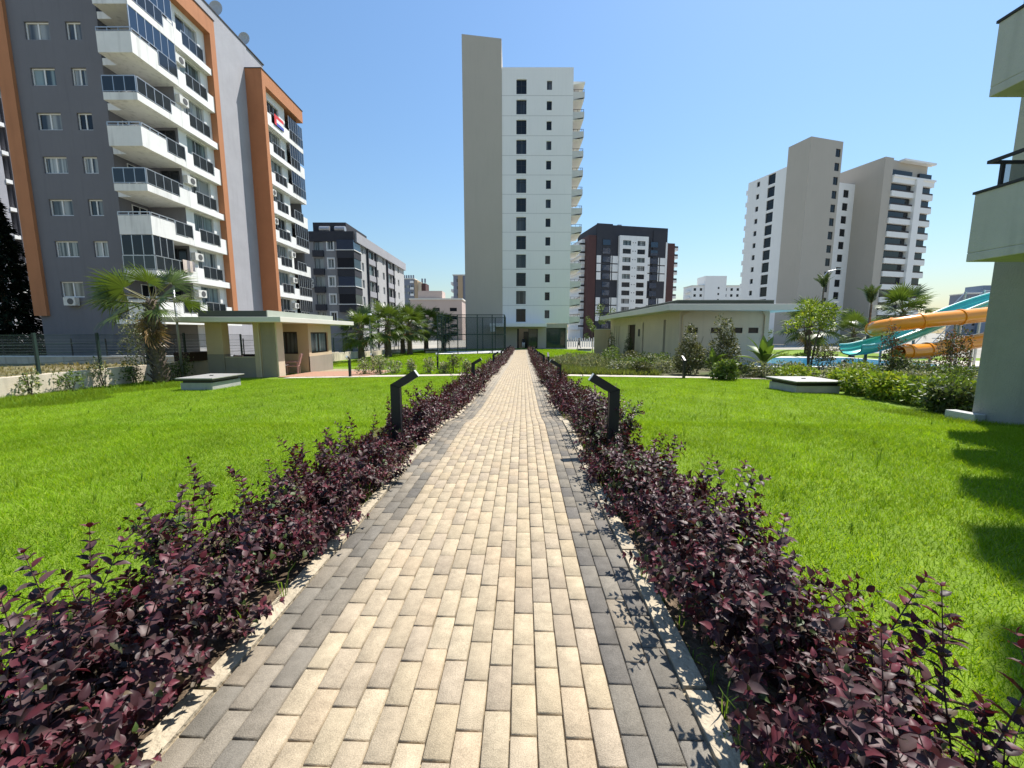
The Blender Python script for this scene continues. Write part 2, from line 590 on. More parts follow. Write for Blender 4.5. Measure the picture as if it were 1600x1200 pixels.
PITCH, ROW = 0.0957, 0.2035
Y_END = 58.0
band("planting_strip", -1.85, -1.015, -1.5, Y_END, 'soil', 0.02)
band("planting_strip", 1.015, 1.72, -1.5, Y_END, 'soil', 0.02)
path = band("path", -0.925, 0.925, -1.2, Y_END, 'joint_sand', 0.022)
PATH_Z = 0.038      # top of the pavers above the terrain line

# ---- pavers ------------------------------------------------------
def paver_arr(l, w, b=0.0038, th=0.028):
    hx, hy = w / 2, l / 2
    V = []
    for (s, z) in ((0.0, -th), (0.0, -b), (b, 0.0)):
        V += [(-hx + s, -hy + s, z), (hx - s, -hy + s, z), (hx - s, hy - s, z), (-hx + s, hy - s, z)]
    F_ = [(8, 9, 10, 11)]
    for a in (0, 4):
        for k in range(4):
            k2 = (k + 1) % 4
            F_.append((a + k, a + k2, a + 4 + k2, a + 4 + k))
    return np.array(V), np.array(F_)

PV, PF = paver_arr(ROW - 0.0060, PITCH - 0.0050)
TAN = np.array([[0.435, 0.36, 0.25], [0.45, 0.375, 0.262], [0.42, 0.345, 0.245], [0.435, 0.345, 0.24], [0.405, 0.335, 0.243],
                [0.38, 0.315, 0.235], [0.455, 0.38, 0.27], [0.43, 0.35, 0.237], [0.36, 0.298, 0.226], [0.435, 0.36, 0.255]])
TAN = (TAN * .7 + TAN.mean(0) * .3) * np.array([.90, .895, .875])
GRY = np.array([.90, .885, .865]) * np.array([[0.225, 0.205, 0.170], [0.20, 0.184, 0.156], [0.26, 0.230, 0.185], [0.165, 0.154, 0.138], [0.24, 0.214, 0.173],
                [0.30, 0.258, 0.20], [0.21, 0.19, 0.158], [0.19, 0.176, 0.152]])
slots = []
for c in range(19):
    u = (c - 9) * PITCH
    off = (0.5 if c % 2 else 0.0) * ROW + rnd.uniform(-0.022, 0.022)
    y = 0.30 + off
    while y < Y_END:
        slots.append((c, u, y))
        y += ROW + rnd.uniform(-0.0012, 0.0012)
# what shows largest: nearest in view
def in_view(c, u, y):
    return y > 1.02
slots.sort(key=lambda s: (0 if in_view(*s) else 1, s[2]))
tan_me = [np_mesh("paver", PV, PF, 'paver_stone', np.tile(t * f, (len(PV), 1))) for t in TAN for f in (0.95, 1.05)]
gry_me = [np_mesh("paver", PV, PF, 'paver_stone', np.tile(t * f, (len(PV), 1))) for t in GRY for f in (0.92, 1.06)]
def grey_col(c):
    return c < 3 or c > 15
for c, u, y in slots[:300]:
    me = rnd.choice(gry_me if grey_col(c) else tan_me)
    o = link("paver", me, path)
    o.location = (xc(y) + u + rnd.uniform(-0.0012, 0.0012), y, float(Gp(y)) + PATH_Z + rnd.uniform(-0.0022, 0.0018))
    o.rotation_euler = (rnd.uniform(-0.007, 0.007), rnd.uniform(-0.010, 0.010), YAW + rnd.uniform(-0.009, 0.009))
rest = slots[300:]
C = np.array([s[0] for s in rest]); U = np.array([s[1] for s in rest]); YY = np.array([s[2] for s in rest])
n = len(rest)
V = np.repeat(PV[None], n, 0)
V = V + np.stack([U + rng.uniform(-.0012, .0012, n), YY, rng.uniform(-.0015, .0015, n)], -1)[:, None, :]
V[:, :, 0] += xc(V[:, :, 1])
V[:, :, 2] += Gp(V[:, :, 1]) + PATH_Z
isg = (C < 3) | (C > 15)
tone = np.where(isg[:, None], GRY[rng.integers(0, len(GRY), n)], TAN[rng.integers(0, len(TAN), n)]) * rng.uniform(0.93, 1.07, (n, 1))
fade = np.clip((YY - 8) / 12, 0, .75)[:, None] * isg[:, None]      # drifted sand lightens the edge rows farther on
tone = tone * (1 - fade) + np.array([0.40, 0.345, 0.26]) * fade
T = np.repeat(tone[:, None, :], len(PV), 1)
Fall = (PF[None] + (np.arange(n) * len(PV))[:, None, None]).reshape(-1, 4)
o = link("paver", np_mesh("paver", V.reshape(-1, 3), Fall, 'paver_stone', T.reshape(-1, 3)), path)
o["kind"] = "stuff"

# kerb stones along both edges
kmb = MB()
kmb.box(-0.045, 0.045, -0.493, 0.493, -0.05, 0.0)
kerb_me = kmb.mesh("kerb_stone", 'kerb_concrete')
for side in (-1, 1):
    y = -0.6
    while y < Y_END:
        o = link("kerb_stone", kerb_me, path)
        yc = y + 0.5
        o.location = (xc(yc) + side * 0.962, yc, float(Gp(yc)) + PATH_Z + 0.006 + rnd.uniform(-0.004, 0.004))
        sl = (float(Gp(y + 1)) - float(Gp(y)))
        o.rotation_euler = (math.atan(sl), 0, YAW + rnd.uniform(-0.008, 0.008))
        y += 1.0

# cross path, second path, patio, court slab, pool deck, dry field
def flat(name, pts, mats, dz, sub=1):
    m_ = MB()
    m_.poly([(x, y, g(x, y) + dz) for x, y in pts])
    return tag(m_.build(name, mats), kind="structure")

def strip(name, xs, y0, y1, mats, dz):
    V, Fc = [], []
    for x in xs:
        V += [(x, y0, g(x, y0) + dz), (x, y1, g(x, y1) + dz)]
    i = np.arange(len(xs) - 1) * 2
    o = link(name, np_mesh(name, np.array(V), np.stack([i, i + 2, i + 3, i + 1], -1), mats))
    return tag(o, kind="structure")
strip("cross_path", np.linspace(-10.0, -0.9, 14), 17.3, 18.15, 'pale_paving', 0.02)
strip("cross_path", np.linspace(1.3, 14.0, 20), 17.1, 17.95, 'pale_paving', 0.02)
strip("cross_path", np.linspace(2.0, 10.2, 12), 33.6, 34.6, 'pale_paving', 0.02)
# patio tiles in front of the kiosk room
patio = flat("patio", [(-10.6, 17.9), (-6.2, 17.9), (-6.2, 21.6), (-10.6, 24.0)], 'joint_sand', 0.012)
tmb = MB(); tmb.box(-0.196, 0.196, -0.196, 0.196, -0.02, 0.0)
tile_me = tmb.mesh("tile", 'terracotta')
for i in range(10):
    for j in range(9):
        x, y = -10.35 + i * 0.41, 18.12 + j * 0.41
        if y > 21.3: continue
        o = link("tile", tile_me, patio)
        o.location = (x, y, g(x, y) + 0.035)

bed_a = sheet("planting_bed", np.arange(6.8, 14.61, .6), np.arange(18.1, 28.0, .6), G, 'bed_soil', .012)
bed_b = sheet("planting_bed", np.arange(10.8, 28.1, .6), np.arange(8.4, 24.3, .6), G, 'bed_soil', .016)
field = strip("dry_field", np.linspace(-60, -15.3, 12), -6, 31, 'dry_field', 0.25)

# ================================================================== GRASS
def grass_zone(x, y):
    """0 none, 1 lawn, 2 rough meadow"""
    c = xc(y)
    z = np.zeros(len(x), dtype=int)
    rb = np.interp(y, [-5, 7.8, 8.6, 12, 16.2, 17.0], [8.95, 8.95, 9.1, 9.9, 10.7, 10.4])
    z[(y < 17.15) & (x > -15.05) & (x < c - 1.62)] = 1
    z[(y < 16.95) & (x > c + 1.5) & (x < rb)] = 1
    z[(y > 18.3) & (y < 44.6) & (x > -13.2) & (x < c - 1.6)] = 1
    z[(y > 18.0) & (y < 23.4) & (x < -6.1)] = 0
    z[(y > 17.0) & (y < 26.5) & (x < -9.6)] = 0
    z[(y > 44.5) & (y < 57) & (x < -8.8) & (x > -12.5)] = 1
    z[(y > 34.8) & (y < 59.5) & (x > c + 1.5) & (x < 9.8)] = 1
    z[(y > 18.05) & (y < 33.5) & (x > c + 1.5) & (x < 6.8)] = 2
    return z

def blades(n, x0, x1, y0, y1, hgt, wid, seg, seed, power=1.0):
    r = np.random.default_rng(seed)
    x = r.uniform(x0, x1, n); y = y0 + (y1 - y0) * r.uniform(0, 1, n) ** power
    # only what the camera can roughly see
    zz = grass_zone(x, y)
    k = (zz > 0) & (np.abs(x) < 1.42 * y + 0.9)
    x, y, zz = x[k], y[k], zz[k]
    n = len(x)
    nz = vnoise(x, y, 0.55)
    nz2 = vnoise(x, y, 2.1, 3.0)
    h = hgt * r.uniform(0.5, 1.35, n) * (0.55 + 0.6 * nz2 + .35 * vnoise(x, y, 6.0, 2.0))
    edge = (x < -11.0 - 2.2 * vnoise(x, y, .5, 9.0)) | ((x > 8.2) & (y < 9))
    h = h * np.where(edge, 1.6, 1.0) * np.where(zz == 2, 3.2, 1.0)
    w = wid * r.uniform(0.7, 1.3, n) * np.where(zz == 2, 1.5, 1.0)
    a = r.uniform(0, 2 * np.pi, n)
    lean = np.abs(r.normal(0.85, 0.4, n)) * h
    la = r.uniform(0, 2 * np.pi, n)
    bx, by = np.cos(a) * w / 2, np.sin(a) * w / 2
    zb = G(x, y) - 0.004
    c1 = np.array([0.325, 0.445, 0.018]); c2 = np.array([0.215, 0.345, 0.012]); c3 = np.array([0.42, 0.50, 0.060])
    t = (nz * 0.75 + r.uniform(-0.25, 0.25, n)).clip(0, 1)[:, None]
    col = c1 * t + c2 * (1 - t)
    pale = (r.random(n) < 0.14)[:, None]
    col = np.where(pale, c3, col) * r.uniform(0.75, 1.15, (n, 1))
    col = col * (0.80 + 0.28 * vnoise(x, y, 1.7, 5.0) ** 1.1 + 0.20 * vnoise(x, y, 5.5, 1.0))[:, None] * np.array([.82, .91, .95])
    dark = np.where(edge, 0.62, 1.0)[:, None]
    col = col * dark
    col = np.where((zz == 2)[:, None], np.array([0.13, 0.165, 0.05]) * r.uniform(0.6, 1.3, (n, 1)), col)
    if seg == 1:
        V = np.stack([np.stack([x - bx, y - by, zb], -1), np.stack([x + bx, y + by, zb], -1),
                      np.stack([x + np.cos(la) * lean, y + np.sin(la) * lean, zb + h], -1)], 1)
        Fc = np.array([[0, 1, 2]])
    else:
        mx, my = x + np.cos(la) * lean * 0.32, y + np.sin(la) * lean * 0.32
        V = np.stack([np.stack([x - bx, y - by, zb], -1), np.stack([x + bx, y + by, zb], -1),
                      np.stack([mx - bx * .8, my - by * .8, zb + h * 0.58], -1), np.stack([mx + bx * .8, my + by * .8, zb + h * 0.58], -1),
                      np.stack([x + np.cos(la) * lean, y + np.sin(la) * lean, zb + h], -1)], 1)
        Fc = np.array([[0, 1, 3], [0, 3, 2], [2, 3, 4]])
    k = V.shape[1]
    Fa = (Fc[None] + (np.arange(n) * k)[:, None, None]).reshape(-1, 3)
    return V.reshape(-1, 3), Fa, np.repeat(col, k, 0)

parts = [blades(430000, -9, 9, 0.8, 6.5, 0.046, 0.0050, 2, 1),
         blades(450000, -15.1, 10.8, 6.5, 17.2, 0.05, 0.0085, 1, 2),
         blades(230000, -13.5, 10, 17.9, 34, 0.075, 0.028, 1, 3),
         blades(110000, -13.5, 10, 34, 60, 0.085, 0.05, 1, 4)]
o_ = 0
Vs, Fs, Ts = [], [], []
for V, Fa, T in parts:
    Vs.append(V); Fs.append(Fa + o_); Ts.append(T); o_ += len(V)
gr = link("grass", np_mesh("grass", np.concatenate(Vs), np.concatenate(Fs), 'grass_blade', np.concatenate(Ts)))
tag(gr, "short bright green grass covering the lawns beside the path", "grass", kind="stuff")

# loose longer weeds standing out of the lawn
def weed_tuft(n, h, w, seed, col):
    r = np.random.default_rng(seed)
    a = r.uniform(0, 2 * np.pi, n)
    s = r.uniform(0.55, 1.1, n) * h
    ln = r.uniform(0.25, 0.8, n) * s
    P0 = np.stack([np.cos(a) * .01, np.sin(a) * .01, np.zeros(n)], -1)
    P1 = np.stack([np.cos(a) * ln * .35, np.sin(a) * ln * .35, s * .65], -1)
    P2 = np.stack([np.cos(a) * ln, np.sin(a) * ln, s * r.uniform(.7, 1.0, n)], -1)
    q = np.stack([-np.sin(a), np.cos(a), np.zeros(n)], -1) * (w / 2)
    V = np.stack([P0 - q, P0 + q, P1 - q, P1 + q, P2], 1)
    Fc = np.array([[0, 1, 3], [0, 3, 2], [2, 3, 4]])
    Fa = (Fc[None] + (np.arange(n) * 5)[:, None, None]).reshape(-1, 3)
    T = np.repeat(np.array(col)[None] * r.uniform(.7, 1.3, (n, 1)), 5, 0)
    return V.reshape(-1, 3), Fa, T
def merged_tufts(name, spots, label, col, nb=9, w=0.006):
    Vs, Fs, Ts = [], [], []
    o_ = 0
    for k, (x, y, h) in enumerate(spots):
        V, Fa, T = weed_tuft(nb, h, w, 100 + k, col)
        V = V + np.array([x, y, g(x, y)])
        Vs.append(V); Fs.append(Fa + o_); Ts.append(T); o_ += len(V)
    o = link(name, np_mesh(name, np.concatenate(Vs), np.concatenate(Fs), 'grass_blade', np.concatenate(Ts)))
    return tag(o, label, "weeds", kind="stuff")
sp = []
for k in range(230):
    y = rnd.uniform(1.6, 13); x = rnd.choice([rnd.uniform(-13.8, -2.2), rnd.uniform(2.0, 8.5)])
    sp.append((x, y, rnd.uniform(0.08, 0.17)))
for k in range(160):
    x = rnd.uniform(-14.4, -12.2); y = rnd.uniform(9.3, 17)
    sp.append((x, y, rnd.uniform(0.12, 0.28)))
merged_tufts("weeds", sp, "longer loose grass tufts standing out of the mown lawn", (0.16, 0.27, 0.035))
sp = []
for k in range(120):
    y = 0.9 + 7 * rnd.random() ** 1.6; s = rnd.choice([-1, 1, 1])
    sp.append((xc(y) + s * rnd.uniform(0.97, 1.3), y, rnd.uniform(0.08, 0.26)))
merged_tufts("weeds", sp, "thin green weeds growing between the purple shrubs and kerb", (0.12, 0.20, 0.04), nb=6, w=0.005)
sp = []
for k in range(1300):
    x = -15.5 - 12 * rnd.random(); y = rnd.uniform(6, 27)
    sp.append((x, y, rnd.uniform(0.12, 0.42)))
dryo = merged_tufts("dry_grass", sp, "dry yellow grass on the waste strip behind the fence", (0.24, 0.21, 0.10), nb=12, w=0.014)
for v in dryo.data.vertices: v.co.z += 0.22

# ================================================================== PLANTS
LEAF8 = np.array([(0, 0, 0), (0, .38, .0), (0, .72, -.05), (0, 1, -.18), (-.5, .36, .13), (.5, .36, .13), (-.34, .70, .07), (.34, .70, .07)], float)
LEAF8F = np.array([(0, 1, 4), (0, 5, 1), (4, 1, 2), (4, 2, 6), (5, 2, 1), (5, 7, 2), (6, 2, 3), (7, 3, 2)])
_t = [.10, .26, .46, .66, .85]
_mid = [(0, 0, 0)] + [(0, t, .02 - .20 * t ** 2.2) for t in _t] + [(0, 1.0, -.20)]
_sd = [(.5 * math.sin(math.pi * t ** .72) ** 1.1, t + .02, .02 - .20 * t ** 2.2 + .10 * math.sin(math.pi * t) + (.02 if i % 2 else -.01)) for i, t in enumerate(_t)]
LEAFN = np.array(_mid + [(-a, b, c) for a, b, c in _sd] + _sd, float)
LEAFNF = []
for s_ in (0, 1):
    o_ = 7 + 5 * s_
    tri = [(0, 1, o_)] + [q for i in range(4) for q in ((1 + i, 2 + i, o_ + i + 1), (1 + i, o_ + i + 1, o_ + i))] + [(5, 6, o_ + 4)]
    LEAFNF += [t if s_ == 0 else (t[0], t[2], t[1]) for t in tri]
LEAFNF = np.array(LEAFNF)
LEAF4 = np.array([(0, 0, 0), (-.5, .45, .10), (0, 1, -.10), (.5, .45, .10)], float)
LEAF4F = np.array([(0, 2, 1), (0, 3, 2)])

def unit(a):
    return a / np.maximum(np.linalg.norm(a, axis=-1, keepdims=True), 1e-9)

def leaf_geo(uv, uf, pos, d, nr, L, W, tone):
    d = unit(d)
    nr = unit(nr - d * np.sum(nr * d, -1, keepdims=True))
    s = np.cross(d, nr)
    n = len(pos)
    V = (pos[:, None] + s[:, None] * (uv[None, :, 0:1] * W[:, None, None]) + d[:, None] * (uv[None, :, 1:2] * L[:, None, None])
         + nr[:, None] * (uv[None, :, 2:3] * L[:, None, None]))
    k = len(uv)
    Fa = (uf[None] + (np.arange(n) * k)[:, None, None]).reshape(-1, 3)
    return V.reshape(-1, 3), Fa, np.repeat(tone, k, 0)

PURP = np.array([1.0, 1.04, .98]) * np.array([[0.050, 0.020, 0.026], [0.060, 0.027, 0.032], [0.038, 0.014, 0.019], [0.072, 0.033, 0.037], [0.080, 0.018, 0.026],
                 [0.042, 0.025, 0.025], [0.075, 0.045, 0.045]])
GRN = np.array([[0.045, 0.075, 0.018], [0.065, 0.095, 0.022], [0.055, 0.060, 0.026]])

def stem_shrub(seed, height, radius, stems, spacing, L, green=0.1, tall=3):
    """leaf positions and stem tubes of one leafy shrub with opposite leaf pairs"""
    r = np.random.default_rng(seed)
    P, D, N, S, TIP = [], [], [], [], []
    tubes = []
    def shoot(p0, p1, p2, base_r, sp, Ls):
        ln = np.linalg.norm(p1 - p0) + np.linalg.norm(p2 - p1)
        k = max(3, int(ln / sp))
        ts = np.linspace(0, 1, k + 1)
        pts = [((1 - t) ** 2) * p0 + 2 * t * (1 - t) * p1 + t * t * p2 for t in ts]
        tubes.append(([tuple(q) for q in (pts[0], pts[k // 2], pts[-1])], [base_r, base_r * .75, base_r * .4]))
        ang = r.uniform(0, 6.28)
        for j in range(1, k + 1):
            if ts[j] < 0.12: continue
            dr = unit(pts[j] - pts[j - 1])
            a = unit(np.cross(dr, np.array([0.3, 0.5, 0.8])))
            b = np.cross(dr, a)
            ang += 1.57 + r.normal(0, .25)
            size = Ls * r.uniform(.65, 1.1) * (1.0 - .45 * max(0, ts[j] - .75) / .25)
            pr = [(0, .35), (math.pi, .35)]
            if j == k: pr += [(1.57, .8), (4.71, .8)]
            for o, up in pr:
                dd = a * math.cos(ang + o) + b * math.sin(ang + o)
                dd = unit(dd * (1 - .3 * up) + dr * (up + .25) + np.array([0, 0, r.uniform(-.35, .1)]))
                P.append(pts[j]); D.append(dd); N.append(unit(dr + np.array([0, 0, .8]) + r.normal(0, .28, 3))); S.append(size); TIP.append(j >= k - 1)
    for i in range(stems):
        az = r.uniform(0, 6.283)
        out = radius * math.sqrt(r.uniform(.02, 1))
        h = height * r.uniform(.35, 1.0) * (1 - .35 * (out / radius) ** 2)
        if i < tall:
            h = height * r.uniform(1.12, 1.4); out *= .9
        p0 = np.array([math.cos(az) * .25 * r.random(), math.sin(az) * .25 * r.random(), 0])
        p2 = np.array([math.cos(az) * out, math.sin(az) * out, h])
        p1 = p0 * .4 + p2 * .6 + np.array([0, 0, h * .12]) + r.normal(0, .03, 3)
        shoot(p0, p1, p2, .0035, spacing, L)
        for q in range(2):
            t = r.uniform(.3, .75)
            b0 = ((1 - t) ** 2) * p0 + 2 * t * (1 - t) * p1 + t * t * p2
            az2 = az + r.normal(0, 1.1)
            ln = r.uniform(.10, .2) * (height / .5)
            b2 = b0 + np.array([math.cos(az2) * ln * .8, math.sin(az2) * ln * .8, ln * r.uniform(.0, .8)])
            shoot(b0, (b0 + b2) / 2 + np.array([0, 0, .02]), b2, .002, spacing * .85, L * .85)
    P, D, N, S = map(np.array, (P, D, N, S))
    n = len(P)
    tone = PURP[r.integers(0, len(PURP), n)] * r.uniform(.7, 1.35, (n, 1))
    nw = np.array(TIP) & (r.random(n) < .4)
    tone[nw] = np.array([0.115, 0.026, 0.036]) * r.uniform(.7, 1.3, (nw.sum(), 1))
    old = r.random(n) < .05
    tone[old] = np.array([0.10, 0.075, 0.045]) * r.uniform(.7, 1.3, (old.sum(), 1))
    gm = r.random(n) < green
    tone[gm] = GRN[r.integers(0, len(GRN), gm.sum())] * r.uniform(.7, 1.3, (gm.sum(), 1))
    return P, D, N, S, tone, tubes

def stems_mesh(tubes, mname, n=3):
    mb_ = MB()
    for pts, rad in tubes:
        mb_.tube(pts, rad, n, cap=False)
    return mb_.mesh("stems", mname)

leaf_obj_me = [np_mesh("leaf", LEAFN * np.array([.58, 1, 1]), LEAFNF, 'leaf_purple', np.tile(t * f, (len(LEAFN), 1)) * np.where(np.arange(len(LEAFN)) < 7, 1.25, 1.0)[:, None], smooth=False)
               for t in PURP for f in (.85, 1.2)]

ORD = ["first", "second", "third", "fourth", "fifth", "sixth", "seventh", "eighth", "ninth", "tenth", "eleventh", "twelfth", "thirteenth", "fourteenth",
       "fifteenth", "sixteenth"]

def place_leaf(o, p, d, nr, L):
    d = Vector(d).normalized(); nr = Vector(nr); nr = (nr - d * nr.dot(d)).normalized()
    s = d.cross(nr)
    M = Matrix((s, d, nr)).transposed().to_4x4() @ Matrix.Diagonal((L, L, L, 1))
    M.translation = Vector(p)
    o.matrix_local = M

far_fol, far_stm = [], []
for k in range(8):
    P, D, N, S, T, tb = stem_shrub(500 + k, .42, .52, 36, .055, .08, green=(.06, .1, .25, .12, .08, .4, .1, .16)[k], tall=2)
    V, Fa, TT = leaf_geo(LEAF4, LEAF4F, P, D, N, S * 1.1, S * .62, T)
    far_fol.append(np_mesh("foliage", V, Fa, 'leaf_purple', TT))
    far_stm.append(stems_mesh(tb[:26], 'stem_purple'))

for side, nm in ((-1, "kiosk"), (1, "pool")):
    y, k = 0.50, 0
    while y < 57.3:
        u = side * ((1.29 if side < 0 else 1.33) - (.06 if k < 4 else 0) + rnd.uniform(-.08, .11))
        x = xc(y) + u
        near = k < 15
        grp = "purple-leaved shrubs in the %s-side hedge" % nm
        if near:
            lab = "purple-leaved shrub in the %s-side hedge, %s from the camera" % (nm, ORD[k])
        else:
            ly = (4.6, 11.9, 21.0, 29.0, 37.0, 45.0) if side > 0 else (5.0, 13.0, 22.0, 30.0, 38.0, 46.0)
            li = sum(1 for q in ly if q < y)
            lab = "small purple-leaved shrub in the %s-side hedge, %s" % (nm, "between its %s and %s lamps" % (ORD[li - 1], ORD[li]) if li < 6 else "beyond its sixth lamp")
        lamp_y = 4.58 if side > 0 else 5.0
        low = near and lamp_y - .75 < y < lamp_y + .12      # lower plants round the lamp's foot
        t = thing("hedge_shrub", lab, "shrub", (x, y, g(x, y) + .02), rnd.uniform(0, 6.28) if not near else 0, grp)
        if near:
            grn = .05
            if side > 0 and k in (7, 9, 10, 11, 12): grn = .45
            if side < 0 and k in (4, 8): grn = .22
            hgt = (.48 if k < 6 else .40) * rnd.uniform(.82, 1.15) * (.42 if low else 1)
            P, D, N, S, T, tb = stem_shrub(900 + k * 2 + side, hgt, .47, 44 if k < 9 else 36, .040, .060 if k < 7 else .066, grn, tall=0 if low else 5)
            if k < 4:
                # the leaves that show largest become single leaves, the rest stays one mass
                cam_l = np.array([-x, -y, 1.4])
                score = S / np.linalg.norm(P - cam_l, axis=1) * (P[:, 2] > .12)
                idx = np.argsort(-score)[:170]
                msk = np.ones(len(P), bool); msk[idx] = False
                for q in idx:
                    o = link("leaf", rnd.choice(leaf_obj_me), t)
                    place_leaf(o, P[q], D[q], N[q], float(S[q]) * 1.05)
                P, D, N, S, T = P[msk], D[msk], N[msk], S[msk], T[msk]
            V, Fa, TT = leaf_geo(LEAFN, LEAFNF, P, D, N, S, S * .58, T) if k < 6 else leaf_geo(LEAF8, LEAF8F, P, D, N, S, S * .6, T) if k < 9 else leaf_geo(LEAF4, LEAF4F, P, D, N, S * 1.05, S * .6, T)
            f = link("foliage", np_mesh("foliage", V, Fa, 'leaf_purple', TT), t)
            f["kind"] = "stuff"
            link("stems", stems_mesh(tb, 'stem_purple'), t)
        else:
            q = rnd.randrange(8)
            f = link("foliage", far_fol[q], t); f["kind"] = "stuff"
            link("stems", far_stm[q], t)
            s = rnd.uniform(.85, 1.15)
            t.scale = (s, s, s * rnd.uniform(.9, 1.1))
        y += (.40 if near else .58) * rnd.uniform(.92, 1.08)
        k += 1

# ---- leaf-cloud shrubs ------------------------------------------------
def cloud(seed, lumps, n, L, W, tones, up=.5, surf=.5):
    """leaves spread through a set of lumps (cx,cy,cz,rx,ry,rz)"""
    r = np.random.default_rng(seed)
    lumps = np.array(lumps, float)
    vol = lumps[:, 3] * lumps[:, 4] * lumps[:, 5]
    ci = r.choice(len(lumps), n, p=vol / vol.sum())
    dv = unit(r.normal(0, 1, (n, 3)))
    rad = r.uniform(0, 1, n) ** (1 / 3) * (1 - surf) + surf * r.uniform(.75, 1.05, n)
    P = lumps[ci, :3] + dv * lumps[ci, 3:] * rad[:, None]
    keep = P[:, 2] > .02
    P, dv = P[keep], dv[keep]
    n = len(P)
    D = unit(dv * .7 + r.normal(0, .6, (n, 3)) + np.array([0, 0, .25]))
    N = unit(dv * .5 + np.array([0, 0, up]) + r.normal(0, .45, (n, 3)))
    S = L * r.uniform(.6, 1.2, n)
    T = np.array(tones)[r.integers(0, len(tones), n)] * r.uniform(.7, 1.35, (n, 1))
    return leaf_geo(LEAF4, LEAF4F, P, D, N, S, S * W, T)

def bush_mesh(seed, w, h, n, L, tones, W=.5, lumps=7, taper=.0):
    r = random.Random(seed)
    ls = []
    for k in range(lumps):
        a = r.uniform(0, 6.28); q = r.uniform(0, .6) * w / 2
        z = r.uniform(.25, .85) * h
        s = (1 - taper * z / h)
        ls.append((math.cos(a) * q * s, math.sin(a) * q * s, z, w * .30 * s, w * .30 * s, h * .24))
    ls.append((0, 0, h * .35, w * .42, w * .42, h * .36))
    V, Fa, T = cloud(seed, ls, n, L, W, tones)
    return np_mesh("foliage", V, Fa, 'leaf_green', T)

def bush_stems(seed, w, h, n=7):
    r = random.Random(seed)
    mb_ = MB()
    for k in range(n):
        a = r.uniform(0, 6.28); q = r.uniform(.15, .38) * w
        mb_.tube([(math.cos(a) * .03, math.sin(a) * .03, -.03), (math.cos(a) * q * .5, math.sin(a) * q * .5, h * .4), (math.cos(a) * q, math.sin(a) * q, h * .8)],
                 [.014, .010, .004], 4, cap=False)
    return mb_.mesh("stems", 'bark')

LIME = [(0.24, 0.32, 0.030), (0.18, 0.27, 0.028), (0.12, 0.19, 0.022), (0.29, 0.34, 0.04)]
DEEP = [(0.05, 0.080, 0.024), (0.070, 0.105, 0.03), (0.042, 0.06, 0.02), (0.10, 0.12, 0.055)]
MIDG = [(0.12, 0.18, 0.032), (0.09, 0.145, 0.028), (0.15, 0.20, 0.05), (0.07, 0.105, 0.025)]
SILV = [(0.23, 0.25, 0.16), (0.16, 0.19, 0.10), (0.30, 0.30, 0.22), (0.12, 0.15, 0.06)]
VARI = [(0.40, 0.40, 0.27), (0.16, 0.20, 0.08), (0.09, 0.14, 0.04), (0.30, 0.29, 0.17)]
OLIV = [(0.11, 0.11, 0.05), (0.08, 0.095, 0.04), (0.14, 0.145, 0.065), (0.065, 0.072, 0.028)]
REDG = [(0.20, 0.075, 0.045), (0.13, 0.10, 0.04), (0.07, 0.08, 0.03), (0.05, 0.065, 0.02)]

def bush(x, y, w, h, tones, label, seed, n=900, L=.09, W=.5, taper=0., grp=None, cat="shrub", dz=0.0):
    t = thing("shrub", label, cat, (x, y, g(x, y) + dz), 0, grp)
    f = link("foliage", bush_mesh(seed, w, h, n, L, tones, W, taper=taper), t); f["kind"] = "stuff"
    link("stems", bush_stems(seed, w, h), t)
    return t

# pool-side bed: front row along the lawn edge, then taller plants behind
front = [(8.95, 16.3, 1.0, .75, MIDG, "round dark shrub at the lawn corner beside the low concrete box"),
         (10.35, 14.3, 1.3, .75, LIME, "lime green shrub just behind the low concrete box lid"),
         (11.3, 13.2, 1.3, .72, LIME, "bright yellow-green shrub beyond the pool-side end of the concrete box"),
         (10.75, 11.9, 1.2, .70, LIME, "lime green shrub nearest the grass right after the concrete box"),
         (10.6, 10.9, 1.25, .72, LIME, "second lime green shrub along the lawn edge towards the white building"),
         (10.5, 10.0, 1.2, .70, LIME, "glossy green shrub in the middle of the lawn-edge row"),
         (10.2, 9.15, 1.15, .66, MIDG, "glossy green shrub next to last before the white building plinth"),
         (9.75, 8.55, .9, .55, DEEP, "dark low shrub touching the white building plinth"),
         (11.6, 9.3, 1.1, .62, LIME, "lime shrub in front of the pale slab by the white building"),
         (12.2, 10.8, 1.3, .75, MIDG, "mid green shrub behind the lime row near the white building")]
for k, (x, y, w, h, tn, lb) in enumerate(front):
    bush(x - .15, y, w * 1.12, h * 1.05, tn, lb, 40 + k, n=1500, L=.125, W=.55, grp="shrubs along the pool-side lawn edge")
